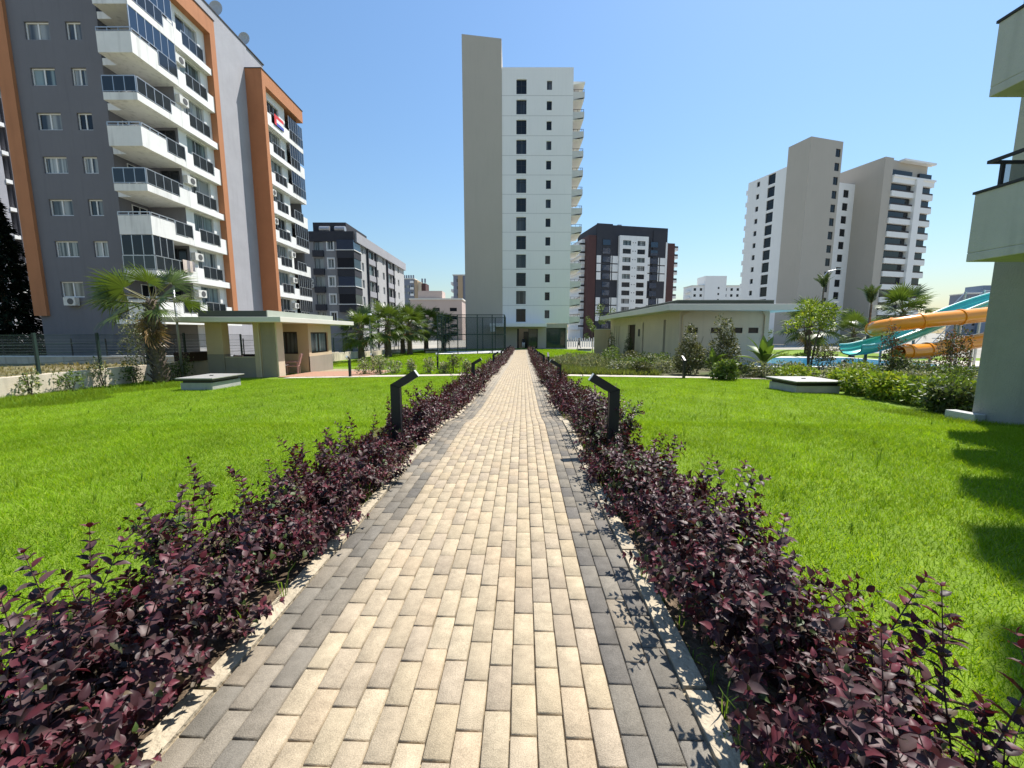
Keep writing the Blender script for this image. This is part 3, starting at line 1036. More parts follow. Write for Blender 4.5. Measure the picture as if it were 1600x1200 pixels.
second = [(9.6, 17.9, 1.1, .7, LIME, "light green low shrub at the foot of the tall olive shrubs"),
          (12.0, 17.2, 1.5, .7, MIDG, "low green shrub below the banana plant"),
          (12.9, 15.6, 1.6, .8, SILV, "pale flowering shrub between banana plant and slim young tree"),
          (14.6, 16.6, 1.6, .85, LIME, "yellow-green shrub at the foot of the slim young tree"),
          (14.0, 13.9, 1.6, .8, SILV, "grey-green shrub behind the yellow-green front row"),
          (16.2, 14.6, 1.7, .9, MIDG, "green shrub in front of the turquoise slide end"),
          (15.6, 12.6, 1.5, .8, SILV, "silvery shrub below the orange tube mouth"),
          (18.6, 15.2, 1.9, .85, SILV, "pale leafy shrub under the lower orange tube"),
          (19.0, 13.0, 1.8, .85, MIDG, "broad green shrub between slide and white building"),
          (15.8, 18.6, 1.6, .8, DEEP, "dark green shrub beside the pool edge"),
          (13.6, 19.3, 1.5, .7, SILV, "pale shrub on the pool edge near the banana plant"),
          (18.4, 18.6, 1.8, .9, SILV, "pale shrub in front of the curved pool wall"),
          (21.8, 16.2, 2.0, .8, MIDG, "low green hedge plant under the orange slide"),
          (14.0, 10.9, 1.4, .6, LIME, "low lime plant on the pale slab by the white building"),
          (17.4, 16.9, 1.5, .85, DEEP, "dark leafy shrub under the turquoise slide lip")]
for k, (x, y, w, h, tn, lb) in enumerate(second):
    bush(x, y, w, h, tn, lb, 80 + k, n=1000, L=.13, W=.5, grp="shrubs in the pool-side bed")
# in front of the cream building
mid = [(8.45, 19.0, 1.75, 2.3, OLIV, "olive shrub with ragged top in front of the first small window", .55),
       (10.0, 19.0, 1.8, 2.75, OLIV, "tallest olive shrub hiding the middle small window", .6),
       (10.1, 17.9, 1.4, .8, DEEP, "dark low shrub at the foot of the tallest olive shrub", .1),
       (7.3, 21.4, 1.7, 1.0, DEEP, "dark shrub beside the cross path lamp", .2),
       (6.6, 22.2, 1.7, 1.0, OLIV, "brownish green shrub in front of the cream wall corner", .2),
       (5.6, 22.8, 1.7, .95, MIDG, "green shrub between silver grass and brownish shrub", .2),
       (7.9, 25.6, 2.0, 1.0, DEEP, "dark shrub close to the cream wall downpipe", .2),
       (6.5, 26.4, 1.8, 1.2, MIDG, "yellowish green shrub before the tall cream wall slot", .3),
       (9.6, 25.4, 1.9, .9, DEEP, "low dark shrub below the small windows", .2)]
for k, (x, y, w, h, tn, lb, tp) in enumerate(mid):
    bush(x, y, w, h, tn, lb, 120 + k, n=2600 if h > 2 else 1000, L=.12, W=.5, taper=tp, grp="shrubs before the cream building")
for k, (x, y, h, lb) in enumerate([(10.75, 37.0, 2.3, "narrow dark cypress by the doorway of the cream building"),
                                   (10.75, 43.4, 2.5, "narrow dark cypress by the slots at the cream building's far end")]):
    t = thing("cypress", lb, "tree", (x, y, g(x, y)), 0, "narrow cypresses along the cream building")
    V, Fa, T = cloud(160 + k, [(0, 0, h * .25, .48, .48, h * .25), (0, 0, h * .55, .4, .4, h * .3), (0, 0, h * .8, .22, .22, h * .22)], 1100, .12, .4, DEEP, .3)
    link("crown", np_mesh("crown", V, Fa, 'leaf_green', T), t)["kind"] = "stuff"
    m_ = MB(); m_.cyl(0, 0, -.05, h * .7, .05, 6, .02); m_.build("trunk", 'bark', t)
fill = [(7.6, 20.2, 1.5, .75, SILV), (8.9, 20.8, 1.6, .8, DEEP), (10.9, 20.4, 1.7, .9, MIDG), (6.4, 20.6, 1.4, .7, MIDG), (11.6, 22.6, 1.8, .9, DEEP), (9.6, 22.8, 1.9, .9, OLIV),
        (7.9, 23.2, 1.8, .8, SILV), (8.9, 24.4, 1.8, .9, MIDG), (10.8, 24.6, 1.9, .9, SILV), (7.0, 24.6, 1.7, .8, OLIV), (12.6, 24.6, 1.8, .8, MIDG), (5.9, 24.9, 1.6, .8, DEEP),
        (11.1, 17.9, 1.3, .7, SILV), (6.2, 18.8, 1.2, .6, OLIV), (5.2, 19.4, 1.3, .6, SILV), (12.4, 26.5, 1.8, 1.0, DEEP)]
fill.sort()
TN = {id(SILV): "silvery", id(DEEP): "dark green", id(MIDG): "mid green", id(OLIV): "olive"}
cnt = {}
for k, (x, y, w, h, tn) in enumerate(fill):
    cnt[id(tn)] = cnt.get(id(tn), -1) + 1
    bush(x, y, w, h, tn, "%s %s shrub from the path in the bed before the cream building" % (ORD[cnt[id(tn)]], TN[id(tn)]), 400 + k, n=900, L=.12, grp="shrubs filling the bed before the cream building")
# silver grasses on the slope
for k, (x, y, w, h) in enumerate([(3.4, 24.6, 1.6, .55), (4.3, 23.2, 1.8, .65), (5.0, 21.6, 1.7, .6), (4.2, 21.0, 1.5, .5), (3.5, 26.8, 1.7, .6), (4.8, 26.0, 1.9, .7),
                                  (5.4, 24.4, 1.8, .7), (4.4, 29.0, 2.0, .7), (5.6, 29.0, 2.1, .75), (3.3, 22.6, 1.3, .45)]):
    r = np.random.default_rng(200 + k)
    V, Fa, T = cloud(200 + k, [(0, 0, h * .45, w * .45, w * .45, h * .5)], 700, .2, .14, SILV, .2)
    t = thing("silver_grass", "%s clump of feathery silver-green grass on the slope beside the path" % ORD[k], "plant", (x, y, g(x, y)), 0, "silver-green grass clumps")
    link("foliage", np_mesh("foliage", V, Fa, 'leaf_green', T), t)["kind"] = "stuff"
# variegated row along the kiosk-side cross path
for k, (x, y, w, h) in enumerate([(-7.0, 18.9, .9, .75), (-6.3, 19.0, 1.1, .9), (-5.6, 18.9, 1.0, .85), (-4.75, 18.8, .5, .8), (-3.9, 18.8, .7, .75), (-3.2, 18.7, .6, .55),
                                  (-2.75, 18.8, .7, .95), (-2.1, 18.6, .6, .7), (-6.6, 19.6, .9, .8)]):
    bush(x, y, w, h, VARI if k != 6 else OLIV, "%s small shrub from the patio in the variegated row along the cross path" % ORD[k], 230 + k, n=420, L=.10, W=.5,
         grp="variegated shrubs along the cross path")
# climbers in front of the boundary wall
for k, (x, y, w, h) in enumerate([(-14.75, 12.1, .6, .9), (-14.7, 13.2, .9, .7), (-14.9, 14.5, .8, 1.2), (-14.8, 15.6, .8, 1.0), (-14.9, 18.1, .9, 1.3), (-14.6, 17.2, 1.1, .9)]):
    bush(x, y, w, h, MIDG if k % 2 else VARI, "%s straggly climber along the boundary wall starting beside the lawn" % ORD[k], 250 + k, n=260, L=.10, W=.55,
         grp="straggly climbers on the boundary wall")
bush(-15.9, 17.3, 1.9, 3.0, SILV, "tall pale-leaved bush behind the fence beside the big palm", 270, n=1300, L=.12, dz=.25)
# yellow hedge beyond the pool
for k in range(9):
    x = 15.5 + k * 1.25
    bush(x, 35.2 + .15 * (k % 3), 1.5, .75, LIME, "%s yellow-green hedge plant from the cream building in the row beyond the pool" % ORD[k], 290 + k, n=500, L=.14, grp="hedge plants in the row beyond the pool")

# ---- palms ---------------------------------------------------------------
def fan_frond(seed, pet, Rr, n=26, span=215, dead=False):
    r = np.random.default_rng(seed)
    V, Fc, T = [], [], []
    def add(v, t):
        V.append(v); T.append(t); return len(V) - 1
    pc = np.array([0.16, 0.15, 0.05]) if not dead else np.array([0.20, 0.13, 0.07])
    # petiole: flattened strip with thickness
    for a, b in ((0, 1),):
        ids = []
        for s in (0, .5, 1.0):
            z = -.10 * pet * s * s
            for q in ((-.028, .012), (.028, .012), (0, -.02)):
                ids.append(add((q[0] * (1 - .5 * s), pet * s, z + q[1]), pc))
        for s in range(2):
            for e in range(3):
                e2 = (e + 1) % 3
                i = ids[s * 3 + e], ids[s * 3 + e2], ids[s * 3 + 3 + e2], ids[s * 3 + 3 + e]
                Fc += [(i[0], i[1], i[2]), (i[0], i[2], i[3])]
    o = np.array([0, pet, -.10 * pet])
    base = np.array([0.075, 0.115, 0.022]) if not dead else np.array([0.22, 0.145, 0.075])
    for k in range(n):
        th = R(-span / 2 + span * (k + .5) / n)
        d = np.array([math.sin(th), math.cos(th), 0]); s = np.array([math.cos(th), -math.sin(th), 0])
        ln = Rr * r.uniform(.88, 1.08) * (1 - .18 * abs(th) / R(span / 2))
        hw = math.tan(R(span / n / 2)) * 1.22
        drop = r.uniform(.12, .45) * ln * (2.0 if dead else 1.0)
        fold = .028 * Rr * (1 if k % 2 else -1)
        col = base * r.uniform(.75, 1.35)
        tipc = col * np.array([1.5, 1.35, 1.2])
        rows = []
        for q, f in ((.04, 1), (.38, 1), (.62, .95), (.82, .5)):
            cpt = o + d * ln * q + np.array([0, 0, -drop * q ** 3 - .06 * ln * q + fold * min(q * 2, 1)])
            w = min(ln * q, ln * .45) * hw * f
            rows.append((add(tuple(cpt - s * w - np.array([0, 0, fold * .8 * min(q * 2, 1)])), col), add(tuple(cpt + s * w - np.array([0, 0, fold * .8 * min(q * 2, 1)])), col)))
        tip = add(tuple(o + d * ln + np.array([0, 0, -drop - .06 * ln])), tipc)
        for a, b in zip(rows[:-1], rows[1:]):
            Fc += [(a[0], a[1], b[1]), (a[0], b[1], b[0])]
        Fc.append((rows[-1][0], rows[-1][1], tip))
    return np_mesh("frond", np.array(V), np.array(Fc), 'leaf_palm', np.array(T))

def feather_frond(seed, Ln, n=26):
    r = np.random.default_rng(seed)
    V, Fc, T = [], [], []
    def add(v, t):
        V.append(tuple(v)); T.append(t); return len(V) - 1
    def rach(s):
        return np.array([0, Ln * (s - .12 * s * s), Ln * (.28 * s - .62 * s * s)])
    pc = np.array([0.14, 0.14, 0.05])
    prev = None
    for s in np.linspace(0, 1, 8):
        p = rach(s); w = .022 * (1 - s) + .004
        cur = (add(p + np.array([-w, 0, 0]), pc), add(p + np.array([w, 0, 0]), pc), add(p + np.array([0, 0, -w]), pc))
        if prev:
            for e in range(3):
                e2 = (e + 1) % 3
                Fc += [(prev[e], prev[e2], cur[e2]), (prev[e], cur[e2], cur[e])]
        prev = cur
    for k in range(n):
        s = .12 + .86 * k / (n - 1)
        p = rach(s); tn = unit(rach(min(s + .02, 1)) - rach(s - .02))
        l = Ln * .26 * math.sin(math.pi * (.18 + .78 * s)) * r.uniform(.85, 1.1)
        for sd in (-1, 1):
            d = unit(tn * .75 + np.array([sd * .8, 0, .15 - .35 * r.random()]))
            q = unit(np.cross(d, np.array([0, 0, 1]))) * .016 * (Ln / 2)
            c = np.array([0.055, 0.085, 0.020]) * r.uniform(.7, 1.4)
            a = add(p - q, c); b = add(p + q, c); m1 = add(p + d * l * .55 + q + np.array([0, 0, -.04 * l]), c); t = add(p + d * l + np.array([0, 0, -.22 * l]), c * 1.3)
            Fc += [(a, b, m1), (a, m1, t)]
    return np_mesh("frond", np.array(V), np.array(Fc), 'leaf_palm', np.array(T))

def _unused(): pass
FAN_BIG = [fan_frond(50 + k, (1.0, .9, 1.1)[k], (1.05, 1.12, 1.0)[k], 34, 190) for k in range(3)]
FAN = [fan_frond(k, (.75, .62, .85, .7)[k], (.78, .85, .74, .8)[k]) for k in range(4)]
FAN_DEAD = [fan_frond(20 + k, .45, .75, 14, 150, True) for k in range(2)]
FEATH = [feather_frond(k, 2.0) for k in range(3)]

def palm_trunk(h, r0, r1, seed, lean=(0, 0)):
    r = random.Random(seed)
    nr, ns = 34, 14
    V, Fc = [], []
    for i in range(nr):
        t = i / (nr - 1)
        rad = r0 + (r1 - r0) * t + .05 * math.exp(-t * 9)
        for j in range(ns):
            a = 2 * math.pi * (j + (.5 if i % 2 else 0)) / ns
            b = 1 + (.20 if (i + j) % 2 else -.06) * (.7 + .5 * r.random())
            V.append((lean[0] * t * t + math.cos(a) * rad * b, lean[1] * t * t + math.sin(a) * rad * b, -.08 + (h + .08) * t + r.uniform(-.012, .012)))
    for i in range(nr - 1):
        for j in range(ns):
            j2 = (j + 1) % ns
            Fc.append((i * ns + j, i * ns + j2, (i + 1) * ns + j2, (i + 1) * ns + j))
    return np_mesh("trunk", np.array(V), np.array(Fc), 'bark_palm')

def palm(x, y, h, r0, label, seed, fronds=24, scale=1.0, kind='fan', grp="palms", dead=4, lean=(0, 0), lo=-35, hi=82):
    t = thing("palm_tree", label, "palm", (x, y, g(x, y)), 0, grp)
    link("trunk", palm_trunk(h, r0, r0 * .82, seed, lean), t)
    rr = random.Random(seed)
    for k in range(fronds):
        f = k / (fronds - 1)
        el = hi + (lo - hi) * f ** .9 + rr.uniform(-8, 8)
        az = k * 2.39996 + rr.uniform(-.25, .25)
        o = link("frond", (FAN if kind == 'fan' else FEATH)[rr.randrange(3)], t)
        o.location = (lean[0], lean[1], h - .02 * k * scale / 2)
        o.rotation_euler = (R(el), rr.uniform(-.25, .25), az)
        s = scale * rr.uniform(.88, 1.1)
        o.scale = (s, s, s)
    for k in range(dead):
        o = link("frond", FAN_DEAD[k % 2], t)
        o.location = (lean[0], lean[1], h - .25 - .05 * k)
        o.rotation_euler = (R(rr.uniform(-86, -74)), rr.uniform(-.3, .3), k * 1.7 + rr.uniform(-.4, .4))
        s = scale * rr.uniform(.75, .95)
        o.scale = (s, s, s)
        o["label"] = "brown dead frond hanging against the trunk"
    return t

bp = thing("palm_tree", "large fan palm with shaggy trunk beside the boundary wall and garden lamp", "palm", (-14.25, 16.1, g(-14.25, 16.1)), 0, "palms")
bm_ = MB()
TP = [(0, 0, -.08), (.02, 0, .5), (-.06, 0, 1.2), (-.10, 0, 1.9), (-.04, 0, 2.6), (0, 0, 3.35)]
bm_.tube(TP, [.27, .22, .20, .19, .18, .15], 14); bm_.build("trunk", 'bark_palm', bp, smooth=True)
boot = MB(); boot.prism([(-.075, 0), (.075, 0), (.05, .12), (.02, .26), (-.03, .24), (-.055, .1)], 'y', -.012, .022)
boot_me = boot.mesh("leaf_base", 'bark_palm')
rr = random.Random(5)
for k in range(130):
    z = .02 + 3.15 * (k / 130.0) ** .95
    i_ = min(4, max(0, [q for q in range(5) if TP[q][2] <= z][-1]))
    f_ = (z - TP[i_][2]) / (TP[i_ + 1][2] - TP[i_][2])
    cx_ = TP[i_][0] + (TP[i_ + 1][0] - TP[i_][0]) * f_
    a_ = k * 2.39996 + rr.uniform(-.2, .2)
    rad_ = .215 - .022 * z
    o = link("leaf_base", boot_me, bp)
    o.location = (cx_ + math.cos(a_) * rad_, math.sin(a_) * rad_, z)
    o.rotation_euler = (rr.uniform(-.75, -.3), rr.uniform(-.3, .3), a_ + math.pi / 2 + math.pi)
    s_ = rr.uniform(.7, 1.15); o.scale = (s_, s_, s_)
FR_SET = [(100, 62, 1.0), (150, 58, 1.05), (170, 30, 1.1), (205, 36, 1.05), (185, -8, 1.05), (215, -22, 1.05), (60, 66, .9), (340, 20, .95), (15, 8, .95), (320, -12, .9), (250, 45, 1.0),
          (285, 55, .95), (120, 20, .95), (265, 5, .95), (80, 82, .7), (235, 10, 1.0), (40, 30, .8)]
for k, (az, el, s_) in enumerate(FR_SET):
    o = link("frond", FAN_BIG[k % 3], bp)
    o.location = (0, 0, 3.3 - .012 * k)
    o.rotation_euler = (R(el), rr.uniform(-.6, .6) + (.9 if k in (0, 3, 7) else -.9 if k in (1, 2, 8) else 0), R(az - 90))
    o.scale = (s_, s_, s_)
for k in range(9):
    o = link("frond", FAN_DEAD[k % 2], bp)
    o.location = (0, 0, 3.0 - .05 * k)
    o.rotation_euler = (R(rr.uniform(-88, -76)), rr.uniform(-.3, .3), k * 1.1 + rr.uniform(-.4, .4))
    s_ = rr.uniform(.8, 1.15); o.scale = (s_, s_, s_)
    o["label"] = "brown dead frond hanging against the trunk"
palm(-12.6, 33.5, 2.6, .24, "fan palm nearest the kiosk in the row along the boundary wall", 5, 26, 1.45, dead=2)
palm(-12.5, 40.5, 3.3, .28, "second fan palm of the row, in front of the grey apartment block", 6, 28, 1.75, dead=3)
palm(-11.6, 45.5, 3.4, .26, "third fan palm of the row, leaning against the second one's crown", 7, 28, 1.75, dead=3)
palm(-11.0, 51.5, 3.7, .26, "dark fan palm at the corner of the mesh sports cage", 8, 26, 1.8, dead=2)
palm(-9.6, 56.0, 3.2, .24, "dark fan palm behind the mesh sports cage", 9, 26, 1.7, dead=2)
palm(-13.6, 50.0, 3.3, .26, "fan palm standing farther back by the boundary wall", 13, 24, 1.7, dead=2)
palm(19.8, 36.0, 3.1, .25, "feathery date palm beyond the pool next to the cream building", 10, 30, 1.2, kind='feather', dead=0, lo=-25)
palm(28.0, 38.0, 3.3, .26, "broad fan palm in front of the beige tower beyond the pool", 11, 26, 1.9, dead=3)
palm(31.8, 37.5, 2.4, .20, "short palm beside the broad fan palm beyond the pool", 15, 20, 1.5, dead=0)
palm(40.5, 42.0, 4.6, .26, "fan palm rising behind the orange slide", 12, 26, 2.0, dead=2)
palm(-38.5, 27.5, 8.5, .22, "tall fan palm at the far side of the grey apartment house", 14, 24, 1.7, dead=2)
for (x, y, h, lb, sd) in ((28.2, 37.0, 6.4, "slender tied palm with upright fronds near the street lamp", 21), (23.4, 26.5, 4.1, "slender tied palm rising behind the upper orange tube", 22)):
    palm(x, y, h, .07, lb, sd, 12, .75, kind='feather', dead=0, lo=78, hi=92)

# ---- trees ------------------------------------------------------------------
def young_tree(x, y, h, tr, crown_w, label, seed, tones, trunks=3, n=1200, L=.16, base=.45, cat="tree"):
    t = thing("young_tree", label, cat, (x, y, g(x, y)), 0)
    rr = random.Random(seed)
    mb_ = MB(); lumps = []
    for k in range(trunks):
        a = rr.uniform(0, 6.28); q = crown_w * .18
        p2 = (math.cos(a) * q, math.sin(a) * q, h * .62)
        mb_.tube([(math.cos(a) * .05, math.sin(a) * .05, -.05), (math.cos(a) * q * .4, math.sin(a) * q * .4, h * .35), p2], [tr, tr * .8, tr * .5], 6)
        for b in range(4):
            a2 = a + rr.uniform(-1.5, 1.5); q2 = crown_w * rr.uniform(.25, .46)
            e = (math.cos(a2) * q2, math.sin(a2) * q2, h * rr.uniform(base + .15, .95))
            mb_.tube([p2, ((p2[0] + e[0]) / 2, (p2[1] + e[1]) / 2, (p2[2] + e[2]) / 2 + .05), e], [tr * .5, tr * .3, tr * .12], 4, cap=False)
            lumps.append((*e, crown_w * .17, crown_w * .17, h * .085))
    mb_.build("trunk", 'bark', t)
    V, Fa, T = cloud(seed, lumps, n, L, .5, tones, .6, .3)
    link("crown", np_mesh("crown", V, Fa, 'leaf_green', T), t)["kind"] = "stuff"
    return t
young_tree(16.1, 21.6, 3.9, .045, 2.2, "slim multi-stemmed young tree with light green crown in front of the pool", 31, LIME, 3, 1300, .18)
bush(16.5, 21.3, 1.5, 1.5, OLIV, "dark bush at the foot of the slim young tree", 32, n=1000, L=.13)
young_tree(15.8, 16.6, 2.3, .02, .9, "thin reddish shrub tree in front of the turquoise slide", 33, [(.16, .07, .07), (.12, .08, .05), (.05, .07, .03)], 3, 420, .10)
bush(15.7, 16.3, 1.2, 1.35, DEEP, "dark upright shrub before the turquoise slide mouth", 34, n=1000, L=.13)
bush(20.6, 18.7, 1.5, 2.2, REDG, "red-tipped shrub in front of the lower orange tube", 35, n=1300, L=.13)
young_tree(10.3, 51.0, 4.6, .04, 1.9, "thin young tree beside the tower's garden corner", 36, MIDG, 2, 600, .18, base=.3)
young_tree(15.5, 66.0, 7.2, .05, 3.2, "young tree whose top shows above the cream roof edge", 37, MIDG, 2, 700, .25)
young_tree(22.0, 50.5, 4.2, .05, 2.2, "small tree showing above the cream building's roof end", 38, OLIV, 2, 600, .22)
for k, (x, y) in enumerate([(19.0, 40.0), (21.5, 41.0), (24.5, 40.5), (27.0, 44.0), (30.5, 41.5)]):
    young_tree(x, y, 2.6 + .3 * (k % 2), .05, 2.0, "small garden tree beyond the pool, %s from the cream building" % ORD[k], 60 + k, MIDG if k % 2 else OLIV, 2, 500, .2)

def conifer(x, y, h, w, label, seed):
    t = thing("conifer", label, "tree", (x, y, g(x, y)), 0, "dark conifers beside the grey apartment house")
    m_ = MB(); m_.cyl(0, 0, -.2, h * .95, .22, 8, .03); m_.build("trunk", 'bark', t)
    r = np.random.default_rng(seed)
    n = 16000
    z = r.uniform(.02, 1, n) ** 1.25
    a = r.uniform(0, 6.283, n)
    lay = .72 + .28 * np.sin(z * 55 + 2 * np.sin(3 * a))
    rad = (1 - z) ** .75 * w * r.uniform(.25, 1, n) ** .55 * lay + .08
    P = np.stack([np.cos(a) * rad, np.sin(a) * rad, z * h - .25 * rad], -1)
    D = unit(np.stack([np.cos(a), np.sin(a), np.full(n, -.35)], -1) + r.normal(0, .35, (n, 3)))
    N = unit(np.stack([np.cos(a) * .3, np.sin(a) * .3, np.ones(n)], -1) + r.normal(0, .3, (n, 3)))
    S = r.uniform(.22, .45, n)
    T = np.array([[.010, .018, .010], [.016, .026, .014], [.008, .013, .009]])[r.integers(0, 3, n)] * r.uniform(.7, 1.4, (n, 1))
    V, Fa, TT = leaf_geo(LEAF4, LEAF4F, P, D, N, S, S * .42, T)
    link("crown", np_mesh("crown", V, Fa, 'leaf_conifer', TT), t)["kind"] = "stuff"
conifer(-36.4, 29.2, 12.3, 2.6, "tall dark conifer touching the orange corner of the grey house", 1)
conifer(-38.6, 28.6, 9.6, 2.5, "shorter dark conifer at the edge of the view by the grey house", 2)

# banana-like plants
def banana(x, y, s, label, seed, n=13):
    t = thing("banana_plant", label, "plant", (x, y, g(x, y)), 0, "banana plants in the bed")
    rr = random.Random(seed)
    m_ = MB(); m_.tube([(0, 0, -.05), (.02, 0, .5 * s)], [.07 * s, .05 * s], 8); m_.build("stem", 'stem_green', t)
    for k in range(n):
        az = k * 2.4 + rr.uniform(-.3, .3); out = .15 + 1.25 * (k / n) * rr.uniform(.8, 1.15)
        V, Fc, T = [], [], []
        L_ = s * rr.uniform(1.1, 1.6)
        for i in range(9):
            q = i / 8
            up = L_ * (q * .95 - out * .55 * q * q); ou = L_ * out * q * (.35 + .5 * q)
            w = s * .135 * math.sin(math.pi * min(1, max(0, (q - .22) / .78)) ** .8) + .012
            c = np.array([0.075, 0.125, 0.022]) * rr.uniform(.85, 1.15)
            V += [(-w, ou, .3 * s + up + w * .35), (0, ou, .3 * s + up), (w, ou, .3 * s + up + w * .35)]
            T += [c, c * 1.5, c]
        for i in range(8):
            a = i * 3
            Fc += [(a, a + 1, a + 4, a + 3), (a + 1, a + 2, a + 5, a + 4)]
        o = link("leaf", np_mesh("leaf", np.array(V), np.array(Fc), 'leaf_green', np.array(T)), t)
        o.rotation_euler = (0, 0, az)
banana(11.9, 18.9, 1.35, "banana plant with broad upright leaves at the cream building's end", 4)
banana(9.35, 18.6, .95, "smaller banana plant between the two tall olive shrubs", 6, 7)

# ================================================================== BUILDINGS
ORG = [0.0, 0.0, 0.0]
_mesh0 = MB.mesh
def _mesh_org(self, name, mats, smooth=False):
    if any(ORG):
        self.v = [(a - ORG[0], b - ORG[1], c - ORG[2]) for a, b, c in self.v]
    return _mesh0(self, name, mats, smooth)
MB.mesh = _mesh_org
def org(t=None):
    ORG[:] = list(t.location) if t is not None else [0.0, 0.0, 0.0]

def obox(mb_, O, u, nr, s0, s1, d0, d1, z0, z1, mi=0):
    """box on a wall: s along the wall, d outwards from it (negative = into it)"""
    def P(s, d, z):
        return (O[0] + u[0] * s + nr[0] * d, O[1] + u[1] * s + nr[1] * d, z)
    i = len(mb_.v)
    mb_.v += [P(s0, d0, z0), P(s1, d0, z0), P(s1, d1, z0), P(s0, d1, z0), P(s0, d0, z1), P(s1, d0, z1), P(s1, d1, z1), P(s0, d1, z1)]
    for q in ((0, 3, 2, 1), (4, 5, 6, 7), (0, 1, 5, 4), (1, 2, 6, 5), (2, 3, 7, 6), (3, 0, 4, 7)):
        mb_.f.append(tuple(i + k for k in q)); mb_.m.append(mi)

def window(parent, O, u, nr, s0, s1, z0, z1, depth=.12, fr='white_frame', pane='pane_mixed', mull=1, trans=0, fw=.05, name="window"):
    m_ = MB()
    a, b = -depth + .005, -depth + .05
    obox(m_, O, u, nr, s0, s1, a, b, z0, z0 + fw)
    obox(m_, O, u, nr, s0, s1, a, b, z1 - fw, z1)
    obox(m_, O, u, nr, s0, s0 + fw, a, b, z0 + fw, z1 - fw)
    obox(m_, O, u, nr, s1 - fw, s1, a, b, z0 + fw, z1 - fw)
    for k in range(mull):
        c = s0 + (s1 - s0) * (k + 1) / (mull + 1)
        obox(m_, O, u, nr, c - fw * .6, c + fw * .6, a, b, z0 + fw, z1 - fw)
    if trans:
        c = z0 + (z1 - z0) * trans
        obox(m_, O, u, nr, s0 + fw, s1 - fw, a, b - .004, c - fw * .5, c + fw * .5)
    w = m_.build(name, fr, parent)
    p = MB()
    obox(p, O, u, nr, s0 + .01, s1 - .01, -depth - .03, -depth + .015, z0 + .01, z1 - .01)
    p.build("pane", pane, w)
    return w

def air_unit(parent, O, u, nr, s, z, w=.8, h=.55, d=.3):
    m_ = MB(); obox(m_, O, u, nr, s, s + w, .06, .06 + d, z, z + h)
    a = m_.build("air_conditioner", 'air_unit', parent)
    p = MB()
    c = Vector((O[0] + u[0] * (s + w * .6) + nr[0] * (.06 + d), O[1] + u[1] * (s + w * .6) + nr[1] * (.06 + d), z + h / 2))
    n3 = Vector((nr[0], nr[1], 0))
    p.tube([c - n3 * .01, c + n3 * .02], h * .38, 14)
    p.build("fan_grille", 'air_grille', a)
    return a

PANES = ['pane_curtain', 'pane_mixed', 'pane_teal', 'glass_dark', 'pane_mixed', 'pane_curtain']
FR_, SD_ = (0, -1), (1, 0)     # outward normals: towards the camera, towards the sun side

# ------------------------------------------------------------ A: grey, white and orange apartment house
A = thing("apartment_house", "grey and white apartment house with orange frames and stacked corner balconies", "building", (-28.0, 28.5, -1.0))
org(A)
FZ = [2.8 + 2.725 * k for k in range(8)]
ops = []
for k in range(8):
    ops += [(1.65, 3.25, FZ[k] + 1.08, FZ[k] + 2.15), (4.3, 5.3, FZ[k] + 1.08, FZ[k] + 2.15)]
O1, U1 = (-33.1, 28.5), (1, 0)
m_ = MB()
m_.facade(O1, U1, FR_, 6.4, -1.2, 25.4, ops, .16)
m_.poly([(-33.1, 28.5, -1.2), (-33.1, 47.8, -1.2), (-33.1, 47.8, 25.4), (-33.1, 28.5, 25.4)])
m_.poly([(-26.7, 28.5, 2.5), (-26.7, 30.8, 2.5), (-26.7, 30.8, 25.4), (-26.7, 28.5, 25.4)])
m_.poly([(-26.7, 30.8, -1.2), (-24.0, 30.8, -1.2), (-24.0, 30.8, 25.0), (-26.7, 30.8, 25.0)])
m_.poly([(-26.7, 28.5, -1.2), (-26.7, 30.8, -1.2), (-26.7, 30.8, 2.5), (-26.7, 28.5, 2.5)])
m_.poly([(-33.1, 28.5, 25.4), (-26.7, 28.5, 25.4), (-26.7, 47.8, 25.4), (-33.1, 47.8, 25.4)])
m_.poly([(-33.1, 47.8, -1.2), (-24.0, 47.8, -1.2), (-24.0, 47.8, 25.4), (-33.1, 47.8, 25.4)])
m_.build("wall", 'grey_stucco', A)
for k, (s0, s1, z0, z1) in enumerate(ops):
    if z0 > 24: continue
    window(A, O1, U1, FR_, s0, s1, z0, z1, .16, 'white_frame', rnd.choice(PANES), 1, 0, .075)
m_ = MB(); m_.box(-33.35, -32.45, 28.3, 29.2, 2.6, 26.0); m_.box(-33.35, -33.12, 29.2, 40, 2.6, 26.0)
m_.build("corner_strip", 'orange_stucco', A)
# sunlit side walls
side_ops_A, side_ops_B = [], []
for k in range(8):
    side_ops_A.append((.75, 2.75, FZ[k] + .06, FZ[k] + 2.2))
    side_ops_B.append((.9, 2.9, FZ[k] + .06, FZ[k] + 2.2))
OA, OB, UY = (-24.0, 30.8), (-24.0, 41.4), (0, 1)
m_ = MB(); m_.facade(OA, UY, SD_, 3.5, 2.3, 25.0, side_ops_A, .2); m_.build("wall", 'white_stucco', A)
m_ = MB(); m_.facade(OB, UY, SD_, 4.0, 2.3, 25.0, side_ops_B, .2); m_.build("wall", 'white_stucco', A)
m_ = MB()
m_.poly([(-25.06, 34.3, -1.2), (-25.06, 41.4, -1.2), (-25.06, 41.4, 28.2), (-25.06, 34.3, 28.2)])
m_.box(-32.6, -25.1, 31.0, 44.0, 25.4, 28.15)
m_.build("recess_wall", 'grey_recess', A)
m_ = MB(); m_.box(-25.06, -24.02, 30.9, 34.2, -1.2, 2.3); m_.box(-25.06, -24.02, 41.4, 47.6, -1.2, 2.3); m_.build("base_wall", 'pale_grey_stucco', A)
m_ = MB(); m_.box(-26.6, -23.3, 27.2, 34.9, 2.02, 2.32); m_.build("canopy", 'white_stucco', A)
